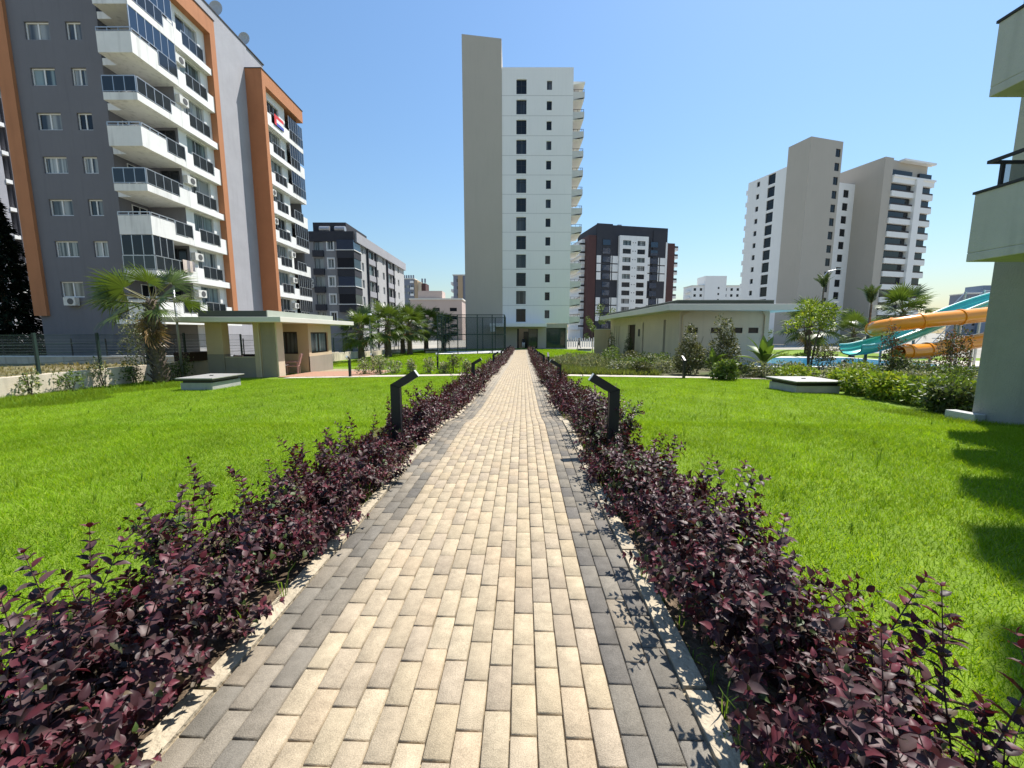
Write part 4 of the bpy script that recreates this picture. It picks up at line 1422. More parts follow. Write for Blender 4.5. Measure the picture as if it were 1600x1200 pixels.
for y0, y1, z1, e in ((34.3, 34.85, 25.75, 27.2), (40.9, 41.4, 26.0, 48.3)):
    m_ = MB(); m_.box(-25.2, -23.5, y0, y1, 2.4, z1 - 1.25); m_.build("fin", 'orange_stucco', A)
m_ = MB(); m_.box(-26.9, -23.5, 27.2, 34.85, 24.5, 25.75); m_.build("roof_band", 'orange_stucco', A)
m_ = MB(); m_.box(-26.5, -23.5, 40.9, 48.3, 24.75, 26.0); m_.build("roof_band", 'orange_stucco', A)
for y0, y1, z in ((27.15, 34.9, 25.75), (40.85, 48.35, 26.0)):
    m_ = MB(); m_.box(-26.95, -23.45, y0, y1, z, z + .06); m_.build("coping", 'dark_panel', A)
m_ = MB(); m_.box(-32.7, -25.0, 30.9, 44.1, 28.15, 28.25); m_.build("coping", 'dark_panel', A)

def railing(parent, O, u, nr, s0, s1, z0, z1, step=.75, glass='glass_rail', posts=True):
    m_ = MB()
    obox(m_, O, u, nr, s0, s1, -.025, .025, z1 - .05, z1)
    obox(m_, O, u, nr, s0, s1, -.015, .015, z0 + .03, z0 + .06)
    n = max(1, int(round((s1 - s0) / step)))
    for k in range(n + 1):
        c = s0 + (s1 - s0) * k / n
        obox(m_, O, u, nr, c - .02, c + .02, -.02, .02, z0, z1 - .05)
    r = m_.build("railing", 'rail_metal', parent)
    if glass:
        for k in range(n):
            a, b = s0 + (s1 - s0) * k / n + .03, s0 + (s1 - s0) * (k + 1) / n - .03
            p = MB(); obox(p, O, u, nr, a, b, -.008, .008, z0 + .07, z1 - .06); p.build("glass_panel", glass, r)
    return r

def enclosure(parent, O, u, nr, s0, s1, z0, z1, n, glass='glass_blue'):
    m_ = MB()
    for k in range(n + 1):
        c = s0 + (s1 - s0) * k / n
        obox(m_, O, u, nr, c - .025, c + .025, -.05, -.01, z0, z1)
    r = m_.build("glazing", 'rail_metal', parent)
    for k in range(n):
        a, b = s0 + (s1 - s0) * k / n + .03, s0 + (s1 - s0) * (k + 1) / n - .03
        p = MB(); obox(p, O, u, nr, a, b, -.04, -.025, z0, z1); p.build("pane", glass, r)

OF, OS = (-25.75, 27.3), (-23.6, 27.3)
for k in range(8):
    z = FZ[k]
    solid = (k % 2 == 0)
    m_ = MB()
    zb = z - .42
    m_.box(-25.75, -23.6, 27.3, 30.79, zb, z + .02)
    m_.box(-26.69, -25.75, 28.52, 30.79, zb + .01, z + .01)
    if solid:
        m_.box(-25.75, -23.6, 27.3, 27.42, z + .02, z + .78)
        m_.box(-23.72, -23.6, 27.42, 29.2, z + .02, z + .78)
    else:
        m_.box(-23.72, -23.6, 29.9, 30.79, z + .02, z + .72)
    bal = m_.build("balcony", 'white_worn', A)
    if solid:
        railing(bal, OF, (1, 0), FR_, .03, 2.12, z + .78, z + 1.02, .7, None)
        railing(bal, OS, UY, SD_, .05, 1.9, z + .78, z + 1.02, .6, None)
        railing(bal, OS, UY, SD_, 1.95, 3.45, z + .04, z + 1.0, .7)
    else:
        railing(bal, OF, (1, 0), FR_, .03, 2.12, z + .04, z + 1.0, .7)
        railing(bal, OS, UY, SD_, .05, 2.58, z + .04, z + 1.0, .72)
        railing(bal, OS, UY, SD_, 2.6, 3.45, z + .72, z + .98, .7, None)
    if k in (6, 7):
        enclosure(bal, OS, UY, SD_, .02, 3.45, z + 1.03, z + 2.28, 6)
        if k == 6: enclosure(bal, (-26.4, 29.8), (1, 0), FR_, .0, 1.1, z + .05, z + 2.25, 2)
    if k == 1:
        enclosure(bal, OS, UY, SD_, .02, 1.6, z + 1.03, z + 2.28, 3, 'glass_dark')
        enclosure(bal, OF, (1, 0), FR_, .05, 2.1, z + 1.03, z + 2.28, 3, 'glass_dark')
    # door on the recessed wall and an opening on the rear wall
    window(A, (-26.7, 28.5), UY, SD_, .9, 2.1, z + .05, z + 2.1, -.02, 'white_frame', 'glass_dark', 1, 0, .05, "balcony_door")
    if k % 3 != 2:
        window(A, (-26.7, 30.8), (1, 0), FR_, 1.2, 2.5, z + .05, z + 2.1, -.02, 'dark_frame', 'glass_dark', 1, 0, .05, "balcony_door")
    # ledge that carries the side windows
    m_ = MB(); m_.box(-23.98, -23.6, 30.81, 34.28, zb, z + .03)
    m_.box(-23.7, -23.6, 30.81, 31.5, z + .03, z + .74)
    if solid: m_.box(-23.7, -23.6, 33.6, 34.28, z + .03, z + .74)
    m_.build("ledge", 'white_stucco', A)
    w = window(A, OA, UY, SD_, .75, 2.75, z + .06, z + 2.2, .2, 'rail_metal', ('pane_teal', 'pane_curtain', 'pane_teal', 'pane_mixed')[k % 4], 1, 0, .06)
    railing(w, (-23.66, 30.8), UY, SD_, .72, 2.78, z + .06, z + 1.0, .7)
    if k in (0, 1, 3, 5, 6): air_unit(A, OA, UY, SD_, .02 if k != 1 else .05, z + 1.3)
    # B section
    m_ = MB(); m_.box(-23.98, -23.6, 41.42, 45.4, zb, z + .03)
    m_.box(-23.7, -23.6, 41.42, 42.2, z + .03, z + .7)
    if not solid: m_.box(-23.7, -23.6, 44.4, 45.4, z + .03, z + .7)
    m_.build("ledge", 'white_stucco', A)
    w = window(A, OB, UY, SD_, .9, 2.9, z + .06, z + 2.2, .2, 'rail_metal', ('pane_mixed', 'pane_teal', 'pane_curtain', 'glass_dark')[k % 4], 2, 0, .06)
    railing(w, (-23.66, 41.4), UY, SD_, .88, 2.92, z + .06, z + 1.0, .7)
    m_ = MB(); m_.box(-26.4, -23.6, 45.41, 48.2, zb, z + .02)
    if solid: m_.box(-23.72, -23.6, 47.3, 48.2, z + .02, z + .75)
    bal = m_.build("balcony", 'white_worn', A)
    railing(bal, (-23.6, 45.41), UY, SD_, .05, 2.75 if not solid else 1.85, z + .04, z + 1.0, .6)
    if k not in (2, 4): enclosure(bal, (-23.6, 45.41), UY, SD_, .03, 2.76, z + 1.03, z + 2.28, 6, 'glass_blue' if k > 4 else 'glass_dark')
    if k in (0, 1, 2, 3, 4): air_unit(A, OB, UY, SD_, 2.95 if k < 3 else .05, z + 1.3)
    m_ = MB(); m_.poly([(-26.4, 45.4, z), (-26.4, 47.8, z), (-26.4, 47.8, z + 2.3), (-26.4, 45.4, z + 2.3)]); m_.build("balcony_back", 'grey_stucco', A)
    # glimpse of balconies on the hidden side
    m_ = MB(); m_.box(-34.5, -33.38, 30.2, 33.0, zb, z + .75)
    bal = m_.build("balcony", 'white_worn', A)
    railing(bal, (-34.5, 30.2), (1, 0), FR_, .02, 1.1, z + .75, z + 1.0, .5, None)
air_unit(A, O1, U1, FR_, 2.1, FZ[0] + .5)
org()

def dish(x, y, z, r, label):
    t = thing("satellite_dish", label, "satellite dish", (x, y, z), 0, "satellite dishes on the grey house roof")
    m_ = MB(); V = []
    pts = [(0, .0, .5), (0, .02, .5)]
    m_.cyl(0, 0, 0, .5, .03, 6); m_.build("mast", 'grey_metal', t)
    m_ = MB(); n = 16
    for i in range(n):
        a, b = 2 * math.pi * i / n, 2 * math.pi * (i + 1) / n
        for q0, q1 in ((0, .55), (.55, 1)):
            P = lambda q, t_: (q * r * math.cos(t_), -.12 + .28 * r * q * q * -1 + .1, .5 + r * .6 + q * r * math.sin(t_))
            if q0 == 0: m_.poly([P(0, 0), P(q1, a), P(q1, b)])
            else: m_.poly([P(q0, a), P(q1, a), P(q1, b), P(q0, b)])
    m_.build("reflector", 'dish_grey', t)
dish(-25.6, 36.0, 28.25, .6, "round grey dish on the roof edge nearest the camera")
dish(-25.5, 38.4, 28.25, .6, "round grey dish in the middle of the grey roof edge")
dish(-25.4, 41.9, 28.25, .55, "round grey dish at the far end of the grey roof edge")

# laundry and banner
t = thing("towel", "pale and grey striped towels hanging over the balcony rail", "towel", (-23.5, 30.0, 6.2))
for k, (y0, y1, z0, mt) in enumerate(((-.55, -.2, -.45, 'towel_pale'), (-.2, .05, -.35, 'towel_grey'), (.06, .3, -.42, 'towel_pale'), (.3, .5, -.3, 'towel_grey'))):
    m_ = MB()
    n = 6
    for i in range(n):
        a, b = y0 + (y1 - y0) * i / n, y0 + (y1 - y0) * (i + 1) / n
        wv = lambda q: .02 * math.sin(q * 40)
        m_.poly([(wv(a), a, z0), (wv(b), b, z0 + .02), (0.0, b, .42), (0.0, a, .42)])
        m_.poly([(0.0, a, .42), (0.0, b, .42), (-.2, b, .1), (-.2, a, .1)])
    m_.build("cloth", mt, t)
t = thing("banner", "red, white and blue cloth banner hung below the top window", "banner", (-23.5, 42.6, FZ[7] + .1))
for (y0, y1, z0, z1, mt) in ((0, 1.6, .62, .95, 'banner_red'), (0, .35, .0, .62, 'banner_red'), (.35, 1.6, .28, .62, 'banner_white'), (.35, 1.6, .0, .28, 'banner_blue')):
    m_ = MB(); m_.box(-.02, .0, y0, y1, z0, z1); m_.build("cloth", mt, t)

# ------------------------------------------------------------ C: grey five-storey block
Cb = thing("apartment_block", "grey five-storey apartment block with white-framed windows and dark corner bays", "building", (-26.0, 62.0, -1.2))
org(Cb)
CZ = [3.85 + 2.645 * k for k in range(5)]
OC, US = (-33.0, 62.0), (1, 0)
opsF = [(5.4, 6.2, z - .65, z + .65) for z in CZ] + [(3.3, 4.7, z - .95, z + .75) for z in CZ]
m_ = MB(); m_.facade(OC, US, FR_, 7.0, -1.3, 15.0, opsF, .25); m_.poly([(-33, 62, -1.3), (-33, 90, -1.3), (-33, 90, 15), (-33, 62, 15)]); m_.build("wall", 'mid_grey_stucco', Cb)
ySide = [(65.0, 65.9), (72.0, 73.0), (75.3, 76.4), (82.2, 83.4), (85.0, 86.2)]
yBay = [(68.3, 70.6), (78.4, 81.0)]
opsS = [(a - 64.3, b - 64.3, z - .65, z + .65) for a, b in ySide for z in CZ] + [(a - 64.3, b - 64.3, z - .8, z + .8) for a, b in yBay for z in CZ]
OCs = (-23.7, 64.3)
m_ = MB(); m_.facade(OCs, (0, 1), SD_, 25.7, -1.3, 15.0, opsS, .25); m_.build("wall", 'pale_grey_stucco', Cb)
for s0, s1, z0, z1 in opsF:
    if s0 > 5:
        w = window(Cb, OC, US, FR_, s0, s1, z0, z1, .15, 'white_frame', rnd.choice(PANES), 1, 0, .06)
        m_ = MB()
        for a in ((s0 - .2, s1 + .2, z1, z1 + .2), (s0 - .2, s1 + .2, z0 - .2, z0), (s0 - .2, s0, z0, z1), (s1, s1 + .2, z0, z1)):
            obox(m_, OC, US, FR_, a[0], a[1], .0, .05, a[2], a[3])
        m_.build("surround", 'white_stucco', w)
    else:
        window(Cb, OC, US, FR_, s0, s1, z0 + .1, z1, .22, 'grey_metal', 'pane_mixed', 2, 0, .05)
        m_ = MB(); obox(m_, OC, US, FR_, s0 - .1, s1 + .1, .0, .35, z0 - .75, z0 + .15); m_.build("balcony", 'dark_panel', Cb)
for s0, s1, z0, z1 in opsS:
    window(Cb, OCs, (0, 1), SD_, s0, s1, z0, z1, .15, 'white_frame' if s1 - s0 < 1.5 else 'dark_frame', rnd.choice(PANES), 1 if s1 - s0 < 1.5 else 2, 0, .06)
for a, b in ((67.4, 71.2), (77.7, 81.7)):
    m_ = MB(); m_.box(-23.72, -23.4, a - .15, a + .1, -1.2, 16.4); m_.box(-23.72, -23.4, b - .1, b + .15, -1.2, 16.4); m_.build("bay_frame", 'dark_panel', Cb)
    for z in CZ:
        m_ = MB(); m_.box(-23.69, -23.5, a + .12, b - .12, z - 1.75, z - .85); m_.build("balcony", 'grey_recess', Cb)
m_ = MB(); m_.box(-33.15, -23.55, 61.85, 62.3, 14.95, 16.4); m_.build("roof_band", 'dark_panel', Cb)
m_ = MB(); m_.box(-23.75, -23.3, 62.31, 90.3, 14.95, 16.4); m_.build("roof_band", 'grey_recess', Cb)
m_ = MB(); m_.box(-33, -23.8, 62.35, 90, 14.95, 15.6); m_.build("roof", 'roof_felt', Cb)
m_ = MB(); m_.box(-30.2, -25.2, 63.2, 72, 15.6, 18.0); m_.build("roof_house", 'dark_panel', Cb)
for k, z in enumerate(CZ):
    # corner bay
    m_ = MB(); m_.box(-26.1, -23.5, 61.45, 64.3, z - 1.95, z - .85); b_ = m_.build("corner_balcony", 'dark_panel', Cb)
    m_ = MB(); m_.box(-26.2, -23.4, 61.35, 64.35, z - .85, z - .74); m_.build("ledge", 'white_stucco', b_)
    if k > 0:
        for (O_, u_, n_, L_) in (((-26.05, 61.5), (1, 0), FR_, 2.5), ((-23.55, 61.5), (0, 1), SD_, 2.75)):
            p = MB(); obox(p, O_, u_, n_, 0, L_, -.06, -.02, z - .74, z + .69); p.build("pane", 'glass_blue' if k % 2 == 0 else 'glass_dark', b_)
m_ = MB(); m_.box(-26.0, -23.75, 62.0, 64.29, -1.3, 15.0); m_.build("bay_core", 'mid_grey_stucco', Cb)
air_unit(Cb, OC, US, FR_, 2.3, CZ[2] - .2); air_unit(Cb, OC, US, FR_, 2.3, CZ[2] - .95)
org()
for k, x in enumerate((-28.2, -25.9)):
    t = thing("water_tank", "%s horizontal water tank on the grey block's roof house" % ("grey" if k == 0 else "pale grey"), "tank", (x, 62.8, 16.42), 0, "roof water tanks")
    m_ = MB(); m_.tube([(-.75, 0, .5), (.75, 0, .5)], .42, 14); m_.build("tank_body", 'tank_grey', t)
    m_ = MB(); m_.box(-.5, -.4, -.3, .3, -.82, .15); m_.box(.4, .5, -.3, .3, -.82, .15); m_.build("stand", 'grey_metal', t)

# ------------------------------------------------------------ E: central tower
T = thing("tower_block", "tall beige and white tower block facing the end of the path", "building", (1.0, 64.0, -1.1))
org(T)
EZ = [2.95 + 2.77 * k for k in range(13)]
OE = (-1.5, 64.0)
for k, z in enumerate(EZ):
    z1 = EZ[k + 1] if k < 12 else 40.05
    zlo = z - (.05 if k == 0 else 0)
    ops = [(2.15, 3.65, z + .18, z + 2.2), (6.65, 7.4, z + .75, z + 2.0)]
    m_ = MB(); m_.facade(OE, (1, 0), FR_, 10.55, zlo, z1 - .05, ops, .28)
    m_.build("wall_panel", 'white_tower', T)
    window(T, OE, (1, 0), FR_, *ops[0], .26, 'dark_frame', ('glass_dark', 'pane_dim', 'glass_dark', 'pane_dim')[k % 4], 1, .78 if k % 2 else .6, .06)
    window(T, OE, (1, 0), FR_, *ops[1], .2, 'dark_frame', 'glass_dark' if k % 3 else 'pane_dim', 0, .75, .06)
mat('joint_shade', (0.40, 0.40, 0.40), .9, .05)  # groove shading put into the darker grey of the backing strips
m_ = MB()
for z in EZ[1:]: m_.box(-1.5, 9.03, 64.02, 64.2, z - .06, z + .01)
m_.build("joint_line", 'joint_shade', T)["kind"] = "stuff"
m_ = MB()
m_.poly([(9.02, 64.05, 2.9), (9.02, 82, 2.9), (9.02, 82, 40.0), (9.02, 64.05, 40.0)])
m_.poly([(-1.5, 64.05, 40.0), (9.02, 64.05, 40.0), (9.02, 82, 40.0), (-1.5, 82, 40.0)])
m_.build("wall", 'white_tower', T)
m_ = MB(); m_.prism([(-7.2, 63.0), (-1.52, 63.9), (-1.52, 80), (-7.2, 80)], 'z', -1.3, 43.75); m_.build("stair_tower", 'beige_tower', T)
# ground floor
gops = [(2.3, 5.6, -1.05, 2.05), (6.95, 10.05, -1.0, 2.2)]
m_ = MB(); m_.facade((-1.5, 64.1), (1, 0), FR_, 10.3, -1.3, 2.88, gops, .35); m_.build("ground_floor", 'beige_tower', T)
m_ = MB(); m_.box(-3.4, 5.3, 61.6, 64.08, 2.35, 2.85); m_.build("canopy", 'white_tower', T)
m_ = MB(); m_.box(-3.3, -2.6, 61.7, 62.3, 1.6, 2.35); m_.build("canopy_bracket", 'white_tower', T)
w = window(T, (-1.5, 64.1), (1, 0), FR_, *gops[1], .3, 'dark_frame', 'glass_green', 0, 0, .07, "shop_window")
w = window(T, (-1.5, 64.1), (1, 0), FR_, 4.1, 5.6, -1.05, 2.05, .3, 'dark_frame', 'glass_green', 0, 0, .07, "entrance_glazing")
w = window(T, (-1.5, 64.1), (1, 0), FR_, 2.3, 2.6, -1.05, 2.05, .3, 'dark_frame', 'glass_dark', 0, 0, .07, "entrance_glazing")
w = window(T, (-1.5, 64.1), (1, 0), FR_, 3.35, 4.08, -1.05, 1.6, .3, 'dark_frame', 'glass_dark', 0, 0, .07, "door")
m_ = MB(); m_.box(.8, 3.0, 66.5, 66.6, -1.2, 2.2); m_.build("lobby_wall", 'cream_pale', T)
mat('balcony_white', (0.62, 0.61, 0.585), .8, .04, .5, .1, 40, streak=.1)
for k in range(13):
    z = EZ[k] - .15
    m_ = MB()
    m_.prism([(9.06, z - .05), (10.75, z + .25), (10.9, z + .35), (10.9, z + 1.2), (10.78, z + 1.2), (10.78, z + .4), (9.06, z + .12)], 'y', 65.0, 70.5)
    m_.box(9.06, 10.77, 65.0, 65.12, z + .13, z + 1.2)
    b_ = m_.build("balcony", 'balcony_white', T)
    m_ = MB(); m_.box(9.08, 10.86, 65.03, 65.07, z + 1.5, z + 1.55); m_.box(10.82, 10.86, 65.03, 70.4, z + 1.5, z + 1.55)
    for q in (9.3, 9.9, 10.5, 10.8): m_.box(q, q + .04, 65.03, 65.07, z + 1.2, z + 1.5)
    m_.build("railing", 'brown_frame', b_)
    m_ = MB(); m_.box(9.03, 9.07, 66.2, 69.2, z + .15, z + 2.3); m_.build("balcony_door", 'glass_dark', b_)
m_ = MB(); m_.prism([(9.04, 38.2), (10.95, 38.5), (10.95, 38.65), (9.04, 38.65)], 'y', 65, 70.5); m_.build("roof_canopy", 'white_tower', T)
org()

# ------------------------------------------------------------ F: dark, white and brown block
Fb = thing("apartment_block", "dark grey and brown apartment block with white central window bay", "building", (26.9, 146.0, -1.3), R(12))
def lb(x0, x1, y0, y1, z0, z1, name, m):
    return MB().box(x0, x1, y0, y1, z0, z1).build(name, m, Fb)
lb(2.9, 30.9, 0, 18, 0, 40.6, "core", 'dark_panel')
lb(3.0, 9.0, -.3, 0, 0, 40.9, "wall_panel", 'dark_panel'); lb(25.0, 30.5, -.3, 0, 0, 39.5, "wall_panel", 'dark_panel')
lb(0, 2.85, -.2, 17, 0, 36.8, "brown_bay", 'brown_panel')
lb(30.9, 34.0, -.1, 16, 0, 35.4, "brown_bay", 'brown_panel')
lb(30.15, 30.88, -.35, -.02, 0, 35.6, "white_strip", 'white_stucco')
FBZ = [4.5 + 2.92 * k for k in range(11)]
opsF = []
for z in FBZ:
    opsF += [(1.2, 4.4, z, z + 1.7), (6.9, 10.0, z, z + 1.7)]
m_ = MB(); m_.facade((11.4, -1.2), (1, 0), FR_, 11.2, 0, 37.0, opsF, .3)
m_.poly([(11.4, -1.2, 0), (11.4, 0, 0), (11.4, 0, 37), (11.4, -1.2, 37)]); m_.poly([(22.6, -1.2, 0), (22.6, 0, 0), (22.6, 0, 37), (22.6, -1.2, 37)])
m_.poly([(11.4, -1.2, 37), (22.6, -1.2, 37), (22.6, 0, 37), (11.4, 0, 37)])
m_.build("window_bay", 'white_stucco', Fb)
for k, o_ in enumerate(opsF):
    window(Fb, (11.4, -1.2), (1, 0), FR_, *o_, .28, 'dark_frame', rnd.choice(['pane_mixed', 'glass_dark', 'pane_teal']), 2, .55, .09)
for k, z in enumerate(FBZ):
    for s in (5.15, 6.1):
        lb(11.4 + s - .14, 11.4 + s + .14, -1.26, -1.21, z + .8, z + 1.1, "vent", 'dark_frame')
    for x0, x1 in ((5.2, 8.3), (23.9, 27.0)):
        m_ = MB(); m_.box(x0, x1, -.42, -.31, z - .3, z + 1.9); w = m_.build("window", 'dark_frame', Fb)
        m_ = MB(); m_.box(x0 + .12, x1 - .12, -.46, -.43, z - .1, z + 1.75); m_.build("pane", 'glass_blue', w)
    if k in (6, 7, 8, 1, 2, 3):
        for x0, x1 in ((3.1, 4.7), (9.15, 11.3), (22.7, 23.8), (28.0, 30.0), (8.45, 8.75), (27.2, 27.5)):
            lb(x0, x1, -.5, -.31, z - .45, z + 2.1, "white_panel", 'white_stucco')
    # balconies at both ends
    for x0, x1, y0, y1 in ((34.0, 36.2, 1, 12), (-2.2, 0, 3, 14)):
        b_ = MB().box(x0, x1, y0, y1, z - .6, z + .4).build("balcony", 'white_stucco', Fb)
        MB().box(x0 + .1, x1 - .1, y0 - .05, y0 - .01, z + .4, z + 1.0).build("railing", 'dark_frame', b_)
lb(34.0, 35.0, 1.2, 15, 0, 35.0, "end_wall", 'white_stucco'); lb(-1.2, 0, 3.2, 16, 0, 36, "end_wall", 'white_stucco')
lb(14, 15.5, 6, 8, 40.6, 42.6, "chimney", 'grey_metal')

# ------------------------------------------------------------ G: pair of beige and white towers
Gt = thing("tower_block", "pair of joined beige and white towers with stacked balconies beyond the slide", "building", (64.35, 92.0, -1.3), R(15.5))
def gb(x0, x1, y0, y1, z0, z1, name, m, par=None):
    return MB().box(x0, x1, y0, y1, z0, z1).build(name, m, par or Gt)
m_ = MB()
sl = [(7.3, 8.7, 3.2 + 2.93 * k, 4.9 + 2.93 * k) for k in range(14)]
m_.facade((0, 0), (1, 0), FR_, 9.25, 0, 44.6, sl, .2)
m_.poly([(0, 0, 0), (0, 5.3, 0), (0, 5.3, 44.6), (0, 0, 44.6)]); m_.poly([(9.25, 0, 0), (9.25, 5.3, 0), (9.25, 5.3, 44.6), (9.25, 0, 44.6)])
m_.poly([(0, 0, 44.6), (9.25, 0, 44.6), (9.25, 5.3, 44.6), (0, 5.3, 44.6)]); m_.poly([(0, 5.3, 38), (9.25, 5.3, 38), (9.25, 5.3, 44.6), (0, 5.3, 44.6)])
m_.build("stair_tower", 'beige_tower', Gt)
for o_ in sl: window(Gt, (0, 0), (1, 0), FR_, *o_, .18, 'dark_frame', 'glass_dark', 1, 0, .08)
NL = (-1, 0)
ops = []
for k in range(13):
    z = 3.0 + 2.93 * k
    ops += [(2.9, 4.9, z - .2, z + 2.1), (7.2, 8.1, z + .4, z + 1.6)]
# wall on the side that faces the path: runs from the far end towards the stair tower
m_ = MB(); m_.facade((.12, 5.3), (0, 1), NL, 10.7, 0, 40.5, ops, .3); m_.poly([(.12, 5.3, 40.5), (.12, 16, 40.5), (14, 16, 40.5), (14, 5.3, 40.5)])
m_.poly([(.12, 16, 0), (14, 16, 0), (14, 16, 40.5), (.12, 16, 40.5)]); m_.build("wall", 'white_tower', Gt)
for o_ in ops: window(Gt, (.12, 5.3), (0, 1), NL, *o_, .28, 'dark_frame', 'glass_dark', 0, .75, .08)
for k in range(13):
    gb(.9, 3.5, 16.0, 17.3, 3.0 + 2.93 * k - .2, 3.0 + 2.93 * k + .9, "balcony", 'white_tower')
ms = [(5.3, 7.0, 2.0 + 2.93 * k, 3.7 + 2.93 * k) for k in range(12)]
m_ = MB(); m_.facade((9.25, 2.8), (1, 0), FR_, 9.0, 0, 37.4, ms, .2); m_.poly([(9.25, 2.8, 37.4), (18.2, 2.8, 37.4), (18.2, 12, 37.4), (9.25, 12, 37.4)]); m_.build("wall", 'white_tower', Gt)
for o_ in ms: window(Gt, (9.25, 2.8), (1, 0), FR_, *o_, .18, 'dark_frame', 'glass_dark', 1, 0, .08)
for k in range(12):
    gb(9.35, 10.3, 1.9, 2.78, 2.0 + 2.93 * k, 2.9 + 2.93 * k, "ledge", 'white_tower')
gb(18.0, 20.6, -3.0, 12, 0, 41.3, "stair_tower", 'beige_tower')
gb(20.62, 33.0, -2.2, 12, 0, 41.3, "core", 'beige_tower')
gb(23.5, 33.8, -3.4, -2.22, 41.0, 41.4, "roof_canopy", 'white_tower')
gb(20.65, 34.2, -3.5, -2.22, 37.3, 37.7, "roof_canopy", 'white_tower')
gb(27.6, 29.6, -3.7, -2.25, 0, 37.3, "pier", 'white_tower')
for k in range(13):
    z = 1.2 + 2.93 * k
    if z > 37: break
    for x0, x1 in ((20.64, 27.58), (29.62, 34.0)):
        b_ = gb(x0, x1, -3.3, -2.23, z - .2, z + .95, "balcony", 'white_tower')
        gb(x0 + .2, x1 - .2, -2.7, -2.225, z + .96, z + 2.7, "pane", 'glass_dark', b_)
        gb(x0 + .3, x1 - .1, -3.28, -3.24, z + .95, z + 1.3, "railing", 'brown_frame', b_)

# ------------------------------------------------------------ far blocks
def far_block(name_label, loc, rz, w, d, h, mwall, cols, floors, mpane='glass_dark', z0=3.0, pitch=3.0, extras=None, ww=1.4, wh=1.4, side=None):
    t = thing("far_building", name_label, "building", loc, rz)
    ops = []
    for k in range(floors):
        for c in range(cols):
            s = w * (c + .5) / cols
            ops.append((s - ww / 2, s + ww / 2, z0 + k * pitch, z0 + k * pitch + wh))
    m_ = MB(); m_.facade((0, 0), (1, 0), FR_, w, 0, h, ops, .25)
    m_.box(0, w, .27, d, 0, h - .02)
    m_.build("wall", mwall, t)
    for o_ in ops:
        p = MB(); obox(p, (0, 0), (1, 0), FR_, o_[0], o_[1], -.26, -.2, o_[2], o_[3]); p.build("window", mpane, t)
    if side:
        for k in range(floors):
            for q in side:
                sx = w if q > 0 else 0
                b_ = MB().box(sx + (.02 if q > 0 else -1.4), sx + (1.4 if q > 0 else -.02), 1.5, d * .7, z0 + k * pitch - .9, z0 + k * pitch + .2).build("balcony", 'white_stucco', t)
    MB().box(-.3, w + .3, -.3, d, h, h + .5).build("roof", 'roof_edge', t)
    return t
t = far_block("slate and tan tower with chimney pots far behind the grey block", (-59.5, 222, -1.3), 0, 6.5, 10, 31.5, 'slate_block', 3, 8, 'pane_mixed', pitch=3.4)
for k in range(5): MB().cyl(.7 + k * 1.25, 2, 31.9, 33.9, .45, 8).build("chimney", 'slate_block', t)
MB().box(6.55, 8.3, -.2, 10, 0, 31).build("wing", 'tan_block', t)
MB().box(8.32, 10.2, .5, 10, 0, 30).build("wing", 'cream_pale', t)
MB().box(10.22, 12.4, 1.0, 10, 0, 29.5).build("wing", 'brown_panel', t)
for k in range(2): MB().cyl(10.2 + k * 1.6, 3, 30.0, 32.2, .45, 8).build("chimney", 'slate_block', t)
for k in range(9): MB().box(4.4, 6.2, -.9, -.28, 2.2 + 3.4 * k, 3.4 + 3.4 * k).build("balcony", 'white_stucco', t)
t = far_block("low pinkish block with wide dark windows behind the dark palms", (-37.5, 150, -1.3), 0, 19.0, 12, 14.8, 'pink_block', 3, 4, 'glass_dark', z0=1.6, pitch=3.0, ww=2.6, wh=1.3)
MB().box(2.5, 11.5, 2, 9, 14.8, 18.2).build("roof_house", 'pink_block', t)
t = far_block("grey-brown tower half hidden by the beige stair tower", (-27.2, 190, -1.3), 0, 9, 12, 29.0, 'slate_block', 2, 8, 'pane_mixed', pitch=3.3, side=(-1,))
MB().box(2.2, 4.4, -.7, -.28, 0, 29).build("pier", 'tan_block', t)
t = far_block("distant white tower pair beyond the cream building roof", (110.0, 250, -1.3), 0, 30, 12, 31, 'white_tower', 8, 8, 'glass_dark', pitch=3.6, ww=1.5, wh=1.6, side=(-1, 1))
MB().box(7.5, 20.5, -.8, 10, 0, 37).build("stair_tower", 'white_tower', t)
for k in range(8): MB().box(15.4, 16.4, -.86, -.81, 4 + 3.6 * k, 5.2 + 3.6 * k).build("window", 'glass_dark', t)
far_block("low blue-grey block on the skyline beside the distant white towers", (143.0, 270, -1.3), 0, 9, 9, 20, 'slate_block', 3, 5, 'glass_dark', pitch=3.4)
far_block("tiny grey rooftop between brown block and distant white towers", (92.0, 290, -1.3), 0, 16, 8, 14, 'slate_block', 4, 3, 'glass_dark', pitch=3.6)
t = far_block("blue glass office block behind the slide stairs", (223, 200, -1.3), R(-8), 9, 9, 21.5, 'slate_block', 3, 6, 'pane_mixed', pitch=3.2)
MB().box(5.5, 14.5, -1, 8, 0, 25.5).build("glass_wing", 'blue_block', t)
t = far_block("grey apartment block with white ledges at the edge of the view", (-76, 49, -1.3), R(-6), 20.5, 12, 29.5, 'grey_stucco', 6, 9, 'pane_teal', z0=2.5, pitch=2.95, ww=1.9, wh=1.7)
for k in range(10): MB().box(-.3, 20.8, -.55, -.02, 1.35 + 2.95 * k, 1.75 + 2.95 * k).build("ledge", 'white_stucco', t)
MB().box(17.5, 20.7, -1.6, -.56, 1.6, 27.5).build("balcony_stack", 'grey_recess', t)

